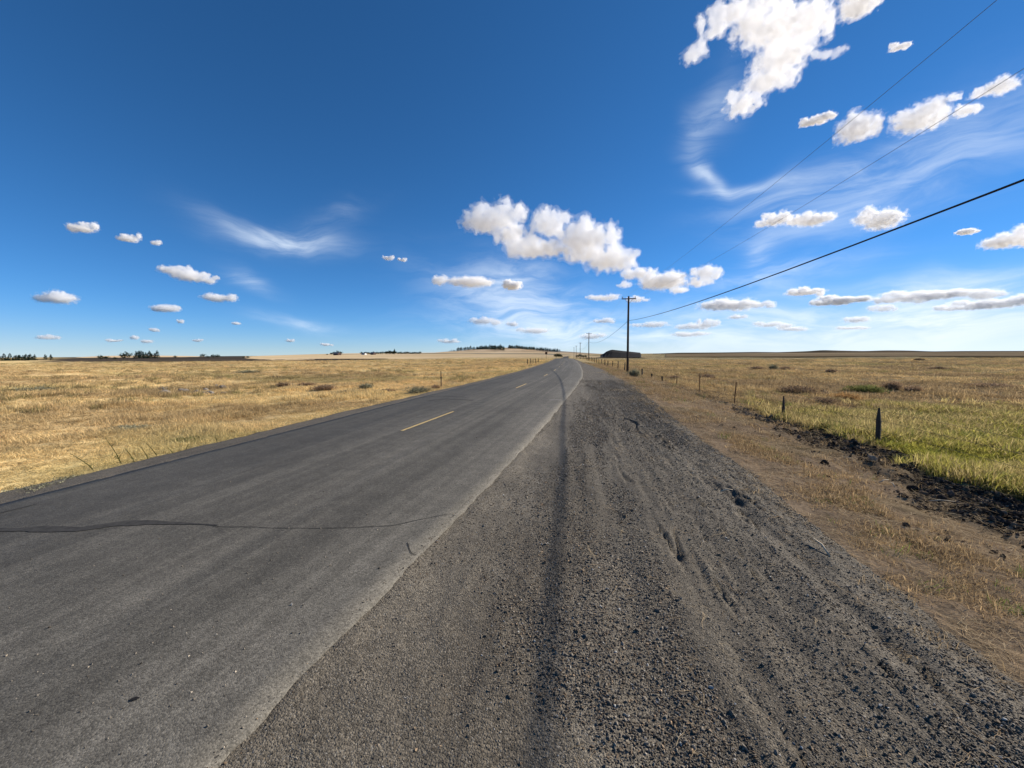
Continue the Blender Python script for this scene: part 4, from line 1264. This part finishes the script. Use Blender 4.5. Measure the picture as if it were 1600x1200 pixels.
def far_tree(px_, base_y, h_px, surf, D, kind, label, group, fat=1.0):
    """a tree D metres off at that bearing, standing on its hill"""
    p = surf(px_, D) if surf else None
    return tree(p, h_px * D / FPX, kind, label, group, fat=fat)
def on_fallow(px_, D):
    return hillP(px_, D)
for k in range(17):
    px_ = 2 + k * 3.25 + rng.uniform(-1, 1)
    far_tree(px_, 0, rng.uniform(5, 9), on_fallow, 880, 'conifer', 'dark tree in the clump at the far left of the horizon', 'left edge tree clump', 1.5)
far_tree(70.5, 0, 6.5, on_fallow, 880, 'conifer', 'lone dark tree, left one of the pair on the bare horizon', 'tree pair on the left horizon', 1.3)
far_tree(79, 0, 6, on_fallow, 880, 'conifer', 'lone dark tree, right one of the pair on the bare horizon', 'tree pair on the left horizon', 1.4)
for i_, (px_, hp) in enumerate(((157, 6), (166, 5), (179, 3.5))):
    far_tree(px_, 0, hp, on_fallow, 620, 'round', 'small dark bush tree left of the two round trees, %s from the left' % ORD[i_], 'bush trees on the fallow rise', 1.2)
far_tree(192, 0, 8, on_fallow, 640, 'round', 'left one of two round dark trees on the fallow rise', 'two round dark trees', 1.0)
far_tree(199, 0, 9, on_fallow, 640, 'round', 'right one of two round dark trees on the fallow rise', 'two round dark trees', 1.0)
for k in range(16):
    px_ = 208 + k * 2.5 + rng.uniform(-.8, .8)
    far_tree(px_, 0, rng.uniform(5.5, 9.5) * (1 if 212 < px_ < 246 else .6), on_fallow, 860, 'conifer', 'dark tree in the grove right of the two round trees', 'grove on the fallow rise', 1.4)
for i_, (px_, hp) in enumerate(((273, 3.5), (317, 6), (325, 3), (333, 5.2), (340, 5), (380, 3.2), (387, 3.2))):
    far_tree(px_, 0, hp, on_fallow, 840, 'round', 'small dark tree on the fallow crest, %s right of the grove' % ORD[i_], 'scattered trees on the fallow crest', 1.3)
# trees of the wooded hill: the ridge line one by one, the dense patch as one wood
for k in range(30):
    px_ = 703 + k * 2.75 + rng.uniform(-.9, .9)
    far_tree(px_, 0, rng.uniform(4.0, 6.2) * (.45 if px_ < 713 else 1), hillC, 3330 + rng.uniform(-60, 40), 'conifer', 'dark conifer on the left ridge line of the wooded hill', 'ridge conifers left of the gap', 2.3)
for k in range(34):
    px_ = 795 + k * 2.4 + rng.uniform(-.9, .9)
    far_tree(px_, 0, rng.uniform(3.6, 6.0) * (1 - .35 * k / 34), hillC, 3330 + rng.uniform(-120, 40), 'conifer', 'dark conifer on the right ridge line of the wooded hill', 'ridge conifers right of the gap', 2.3)
pts = []; nr_ = []; sz_ = []
for k in range(620):
    px_ = rng.uniform(745, 789) if k < 320 else rng.uniform(795, 872)
    f = max(0, (px_ - 757) / 32) if k < 320 else (px_ - 795) / 90
    D_ = (3330 - rng.uniform(0, 60 + 430 * f)) if k < 320 else (3330 - rng.uniform(0, 110) - 40 * math.sin(px_ * .3))
    b = hillC(px_, D_); hh = rng.uniform(16, 28)
    for q in range(9):
        t_ = rng.uniform(); a = rng.uniform(0, 6.28); wd = hh * .17 * (1 - t_) + .5
        pts.append((b.x + math.cos(a) * wd, b.y + math.sin(a) * wd, b.z + hh * (.08 + .92 * t_))); nr_.append((math.cos(a), math.sin(a), .3)); sz_.append(hh * rng.uniform(.16, .30) * (1.15 - .6 * t_))
wood = link('hillside_wood', blade_cloud('hillside_wood', pts, nr_, sz_, M['conifer'], 77))
tag(wood, 'dense dark conifer wood spilling down the far hillside', 'wood', kind='stuff')

# ------------------------------------------------------------------ farmsteads far off
def house(loc, rz, L, Wd, hw, hr, wall, roof, label, name, doors=1, wins=3):
    o = empty(name, loc, rz)
    V, Fc = box(0, 0, hw / 2 - .5, L, Wd, hw + 1.0)
    g = len(V)
    V += [(-L / 2, -Wd / 2, hw), (-L / 2, Wd / 2, hw), (-L / 2, 0, hw + hr), (L / 2, -Wd / 2, hw), (L / 2, Wd / 2, hw), (L / 2, 0, hw + hr)]
    Fc += [(g, g + 2, g + 1), (g + 3, g + 4, g + 5)]
    part('wall', (V, Fc), wall, o)
    e = .5; th = .18
    sl = hr / (Wd / 2)
    rv = []
    for sgn in (-1, 1):
        a = [(-L / 2 - e, sgn * (Wd / 2 + e), hw - e * sl + .05), (L / 2 + e, sgn * (Wd / 2 + e), hw - e * sl + .05), (L / 2 + e, 0, hw + hr + .05), (-L / 2 - e, 0, hw + hr + .05)]
        b = [(x_, y_, z_ + th) for x_, y_, z_ in a]
        rv.append((a + b, [(0, 1, 2, 3), (7, 6, 5, 4), (0, 4, 5, 1), (1, 5, 6, 2), (2, 6, 7, 3), (3, 7, 4, 0)]))
    part('roof', merge(*rv), roof, o)
    for k in range(doors):
        part('door', box((k - (doors - 1) / 2) * 4.5, -Wd / 2 - .03, hw * .38, 2.6, .06, hw * .76), M['dark_open'], o)
    for k in range(wins):
        xw = -L / 2 + L * (k + .5) / wins
        if abs(xw) > 2.2:
            part('window', box(xw, -Wd / 2 - .03, hw * .6, 1.3, .06, 1.2), M['dark_open'], o)
    tag(o, label, 'house' if name == 'farmhouse' else 'barn')
    return o
def farm(px_, D, lift=0.0):
    p = hillB(px_, D); p.z += lift
    return p
FB = 1150
house(farm(527, FB), R(-20), 19, 11, 4.5, 3.2, M['barn_red'], M['barn_roof'], 'dark low farm building among trees on the wheat hill', 'barn')
house(farm(569, FB), R(-16), 12, 8, 3.2, 2.2, M['barn_white'], M['barn_roof'], 'small white farmhouse in front of the windbreak trees', 'farmhouse')
house(farm(583, FB - 20), R(-14), 11, 9, 4.2, 3.0, M['barn_red'], M['barn_roof'], 'small reddish barn right of the white farmhouse', 'barn')
for px_, hp in ((518, 4.4), (522, 5.6), (528, 6.6), (533, 5.6), (511, 2.6)):
    far_tree(px_, 0, hp, farm, FB + 15, 'round', 'dark tree around the low farm building on the wheat hill', 'trees at the left farm building', 1.2)
for k in range(12):
    far_tree(565 + k * 3.0, 0, rng.uniform(3.4, 4.8), farm, FB + 70, 'round', 'low windbreak tree behind the white farmhouse', 'windbreak behind the farmhouse', 1.5)
for k in range(8):
    far_tree(603 + k * 1.9, 0, rng.uniform(5.0, 6.4), farm, FB, 'round', 'dark leafy tree in the thick clump right of the reddish barn', 'thick farm tree clump', 1.5)
far_tree(616.5, 0, 8.5, farm, FB, 'conifer', 'tall pointed tree rising from the farm tree clump', None, 1.3)
for k in range(15):
    far_tree(621 + k * 2.5, 0, rng.uniform(3.2, 4.6), farm, FB + 50, 'round', 'low hedge tree in the row trailing right from the farm clump', 'hedge trees right of the farm', 1.4)
for px_, hp in ((867.5, 4.4), (870, 5.2), (872.5, 5), (875, 4.8), (877, 3)):
    p = Vector((0, 0, 0)); d = pix_dir(px_, 556); D_ = 420
    a = bearing(px_, 556)[0]
    tree(Vector((D_ * math.sin(a), D_ * math.cos(a), -3.0 + .6)), (hp + 2.5) * D_ / FPX, 'round', 'dark tree in the small clump where the road drops away', 'tree clump at the road end', fat=1.0)
for px_, hp in ((902, 3), (906, 4.5), (909, 3), (915, 2.5), (911.5, 2.2)):
    D_ = 420; a = bearing(px_, 556)[0]
    tree(Vector((D_ * math.sin(a), D_ * math.cos(a), -2.6)), (hp + 2.5) * D_ / FPX, 'round', 'dark bushy tree behind the far utility poles', 'bushy trees behind the far poles', fat=1.2)

# long dark flat-topped mound on the skyline
def mound():
    D_ = 520.0
    prof = [(938, 554.6), (943, 552.6), (947.5, 549.2), (953, 547.0), (957, 546.2), (970, 547.8), (985, 549.4), (1000.5, 551.0), (1002, 554.6)]
    V = []; Fc = []
    ab = bearing(938, 553)[0]
    for (dx, rr) in ((0, 0), (.25, 14), (1, 22), (1, 40), (0, 60)):
        for (px_, py_) in prof:
            a, e = bearing(px_, py_)
            top = EYE + D_ * math.tan(e); zb = -3.0
            zz = zb + (top - zb) * {0: .0, 14: .72, 22: 1.0, 40: 1.0, 60: 0.0}[rr]
            n_ = float(fbm(np.array(px_ * .5), np.array(rr * .3), 2, 190)) * 1.0
            V.append((math.sin(a) * (D_ + rr - 14), math.cos(a) * (D_ + rr - 14), zz + (n_ * .6 if rr in (14,) else 0)))
    n_ = len(prof)
    for k in range(4):
        for q in range(n_ - 1):
            Fc.append((k * n_ + q, k * n_ + q + 1, (k + 1) * n_ + q + 1, (k + 1) * n_ + q))
    o = part('dark_mound', (V, Fc), M['basalt'], None)
    tag(o, 'long black flat-topped mound on the horizon behind the tallest pole', 'mound')
mound()

# ------------------------------------------------------------------ shrubs, weeds and rocks in the fields
def shrub(px_, py_, w_px, h_px, mat, label, seed, name='shrub', upright=.5, dens=1.0, group=None):
    b = hit(px_, py_); D_ = math.hypot(b.x, b.y)
    d = (b - Vector((0, 0, EYE))).dot(fwd)
    w = w_px * 1.22 * d / FPX; h = h_px * .82 * d / FPX
    r = np.random.default_rng(seed)
    o = empty(name, b)
    V, Fc, var = [], [], []
    n1 = int(420 * dens)
    for k in range(n1):
        a = r.uniform(0, 6.283); q = math.sqrt(r.uniform()); ph = r.uniform(.15, 1.0)
        br = .25 * w * r.uniform(0, .8)
        p0 = Vector((math.cos(a) * br, math.sin(a) * br, -.02))
        ext = r.uniform(.55, 1.05)
        p2 = Vector((math.cos(a) * w * .5 * q * ext, math.sin(a) * w * .5 * q * ext, h * ext * (1 - .55 * q * q) ** .8 * r.uniform(.6, 1)))
        p1 = p0.lerp(p2, .5) + Vector((0, 0, h * .10)) + Vector(r.normal(0, .05 * w, 3)) * .6
        tt = max(.0035, .004 * D_ / 12) * r.uniform(.7, 1.5)
        sd = Vector((math.cos(r.uniform(0, 6.28)), math.sin(r.uniform(0, 6.28)), 0)) * tt
        i = len(V)
        V += [p0 - sd, p0 + sd, p1 - sd * .9, p1 + sd * .9, p2]
        Fc += [(i, i + 1, i + 3, i + 2), (i + 2, i + 3, i + 4)]
        var += [r.uniform()] * 5
    me = mesh_np('stems', [tuple(v) for v in V], Fc, mat)
    at = me.attributes.new('var', 'FLOAT', 'POINT'); at.data.foreach_set('value', np.array(var, np.float32))
    link('stems', me, o)
    pts = []; nr_ = []; sz_ = []
    for k in range(int(420 * dens)):
        a = r.uniform(0, 6.283); q = math.sqrt(r.uniform()); zz = (1 - .6 * q * q) * r.uniform(.25, 1.0)
        lump = .72 + .30 * math.sin(a * 3 + seed) * q + .25 * math.sin(a * 7 + seed * 2) * q * r.uniform()
        pts.append((math.cos(a) * w * .5 * q * lump, math.sin(a) * w * .5 * q * lump, h * zz * lump)); nr_.append((math.cos(a), math.sin(a), .6)); sz_.append(.030 * math.sqrt(w) * r.uniform(.5, 1.4) * max(.6, D_ / 18) ** .6)
    link('foliage', blade_cloud('foliage', pts, nr_, sz_, mat, seed + 5, 1.5), o)
    tag(o, label, 'shrub', group)
    return o
shrub(1247, 616, 62, 22, M['dark_twig'], 'wide dark brown shrub in the field above the slim pointed post', 501, dens=2.2)
shrub(1352, 614, 54, 22, M['green_leaf'], 'green leafy shrub in the field above the stout wooden post', 502, dens=1.8)
shrub(1394, 609, 26, 24, M['twig'], 'upright brown shrub standing right of the green leafy shrub', 503, dens=1.3)
shrub(1290, 630, 44, 16, M['dark_twig'], 'low grey brown shrub between the wide dark and the orange one', 504, dens=1.3)
shrub(1320, 626, 44, 22, M['straw_leaf'], 'orange dry weed clump below the green leafy shrub', 505, dens=1.4)
shrub(1427, 612, 28, 16, M['twig'], 'small brown shrub right of the upright brown shrub', 506)
shrub(991, 588, 22, 20, M['sage'], 'rounded green shrub at the foot of the tallest utility pole', 507, dens=1.4)
shrub(1103, 591, 30, 11, M['dark_twig'], 'dark low shrub behind the middle steel post', 508)
shrub(1055, 592, 22, 9, M['twig'], 'small brown shrub behind the first short wooden post', 509)
shrub(1181, 577, 22, 8, M['dark_twig'], 'dark flat shrub far out in the right field, leftmost of four', 510)
shrub(1208, 577, 14, 12, M['sage'], 'green upright shrub far out in the right field, second of four', 511)
shrub(1227, 579, 18, 11, M['dark_twig'], 'dark shrub far out in the right field, third of four', 512)
shrub(1298, 582, 16, 9, M['dark_twig'], 'dark shrub far out in the right field, rightmost of four', 513)
shrub(1436, 563, 12, 5, M['dark_twig'], 'tiny dark shrub near the skyline of the right field', 514)
shrub(1466, 577, 22, 6, M['dark_twig'], 'tiny flat dark shrub in the middle of the right field', 515)
shrub(1548, 605, 60, 10, M['twig'], 'broad low brown brush near the right edge of the field', 516)
shrub(442, 604, 24, 11, M['dark_twig'], 'dark shrub at the left end of the left field row', 521)
shrub(478, 603, 30, 9, M['twig'], 'brown low shrub in the left field row, second from its left', 522)
shrub(507, 610, 38, 16, M['twig'], 'largest brown shrub in the left field row', 523, dens=1.6)
shrub(537, 616, 22, 10, M['dark_twig'], 'dark shrub just right below the largest brown one', 524)
shrub(572, 607, 28, 14, M['sage'], 'pale grey shrub right of the largest brown one', 525)
shrub(604, 613, 28, 10, M['dark_twig'], 'dark low shrub between the pale grey and the roadside shrub', 526)
shrub(655, 614, 48, 17, M['sage'], 'broad grey green shrub near the left road edge', 527, dens=1.6)
shrub(681, 608, 16, 12, M['twig'], 'small brown shrub beside the thin lone stake', 528)
shrub(388, 583, 36, 7, M['sage'], 'flat grey sage brush far out in the left field', 529)
shrub(52, 610, 60, 6, M['sage'], 'flat olive brush at the far left of the left field', 530)
shrub(318, 676, 22, 7, M['dark_twig'], 'small dark clump in the pale grass left of the road', 531)
shrub(300, 690, 60, 12, M['green_leaf'], 'low green weed patch in the pale grass left of the road', 532, dens=1.2)
shrub(200, 672, 70, 10, M['sage'], 'low olive weed patch in the pale grass far left', 533, dens=1.2)

def rock(loc, r_, seed, label, group):
    import bmesh
    bm = bmesh.new(); bmesh.ops.create_icosphere(bm, subdivisions=2, radius=1.0)
    q = np.random.default_rng(seed)
    ax = q.normal(size=(7, 3)); ax /= np.linalg.norm(ax, axis=1)[:, None]; cut = q.uniform(.55, .9, 7)
    for v in bm.verts:
        for a_, c_ in zip(ax, cut):
            d_ = v.co.dot(Vector(a_))
            if d_ > c_:
                v.co -= Vector(a_) * (d_ - c_)
        v.co.z *= .6
    me = bpy.data.meshes.new('rock'); bm.to_mesh(me); bm.free(); me.materials.append(M['rock'])
    o = link('rock', me, None, loc); o.scale = (r_, r_ * .8, r_); o.rotation_euler = (0, 0, seed)
    tag(o, label, 'rock', group)
for k in range(16):
    px_ = rng.uniform(252, 352); py_ = rng.uniform(604, 617)
    b = hit(px_, py_)
    rock(b + Vector((0, 0, .06)), rng.uniform(.12, .34), 600 + k, 'grey rock in the rubble patch out in the left field', 'rubble patch rocks')

def weed(px_, py_, tip_x, tip_y, leafy, label, seed):
    """tall thin roadside weed: stem from its foot to its nodding tip, with narrow leaves"""
    b = hit(px_, py_); d = (b - Vector((0, 0, EYE))).dot(fwd)
    h = (py_ - tip_y) * d / FPX; dx = (tip_x - px_) * d / FPX
    r = np.random.default_rng(seed)
    o = empty('roadside_weed', b)
    tp = rt * dx + Vector((0, 0, h))
    mid = tp * .5 + Vector((0, 0, h * .08))
    P = [Vector((0, 0, -.03)), mid * .5 + Vector((0, 0, h * .03)), mid, tp * .78 + Vector((0, 0, h * .04)), tp]
    m_ = M['green_leaf']
    me = mesh_np('stem', *[v for v in tube(P, [.008, .007, .006, .004, .002], 6)], m_, True)
    link('stem', me, o)
    V, Fc, var = [], [], []
    for k in range(leafy):
        t_ = r.uniform(.12, 1.0); q = tp * t_ + Vector((0, 0, h * .06 * math.sin(t_ * 3.1)))
        a = r.uniform(0, 6.28); L = h * r.uniform(.10, .24) * (1.15 - .6 * t_)
        e = q + Vector((math.cos(a) * L, math.sin(a) * L, L * r.uniform(.1, .9)))
        w_ = Vector((-math.sin(a), math.cos(a), 0)) * L * .07
        mm = q.lerp(e, .5) + Vector((0, 0, L * .12))
        i = len(V); V += [q, mm - w_, mm + w_, e]; Fc += [(i, i + 1, i + 3, i + 2)]; var += [r.uniform()] * 4
    me = mesh_np('leaves', [tuple(v) for v in V], Fc, m_)
    at = me.attributes.new('var', 'FLOAT', 'POINT'); at.data.foreach_set('value', np.array(var, np.float32))
    link('leaves', me, o)
    tag(o, label, 'weed', 'tall weeds at the left road edge')
weed(191, 727, 168, 683, 26, 'tallest thin weed leaning left at the left road edge', 701)
weed(211, 723, 197, 700, 90, 'bushy bright green weed beside the tallest thin weed', 702)
weed(233, 720, 222, 698, 14, 'bare thin weed stalk just right of the bushy green weed', 703)
weed(248, 716, 230, 692, 12, 'slender weed stalk leaning left, second right of the bushy one', 704)
weed(272, 711, 262, 697, 40, 'short green weed at the left road edge under pale grass', 705)
weed(289, 707, 296, 693, 30, 'short weed leaning right at the left road edge', 706)
weed(150, 737, 112, 708, 50, 'sprawling thin weed leaning far left above the green roadside tuft', 707)
weed(340, 694, 337, 680, 30, 'small upright weed farthest along the left road edge', 708)
tf = [(60, 766, 60, 16), (110, 752, 46, 15), (22, 774, 40, 13)]
for k, (a, b_, w_, h_) in enumerate(tf):
    shrub(a, b_, w_, h_ * .8, M['sage'], ['large green weed tuft at the left road edge below the tall weeds', 'smaller green weed tuft beside the large tuft at the road edge', 'green weed tuft at the left picture edge by the road'][k], 720 + k, name='weed_tuft', dens=1.2)

# dead sticks on the churned verge
def stick(px_, py_, L, a, label, seed):
    b = hit(px_, py_) + Vector((0, 0, .05))
    dv = Vector((math.cos(a), math.sin(a), .12)) * L
    o = part('dead_stick', tube([b - dv * .5, b + Vector((.01, .01, .02)), b + dv * .5], [.008, .010, .005], 6), M['dead_wood'], None, True)
    tag(o, label, 'stick', 'bleached sticks on the verge')
stick(1381, 757, .24, .4, 'short bleached stick lying on the dark churned soil', 1)
stick(1394, 763, .20, 1.2, 'second bleached stick crossing beside the short one', 2)
stick(1468, 789, .35, -.2, 'longer bleached stick on the black clods farther right', 3)
stick(1283, 862, .30, 1.5, 'bent pale stalk at the edge of gravel and dry grass', 4)
stick(1135, 772, .18, .2, 'pale straw stalk lying on the gravel tracks', 5)
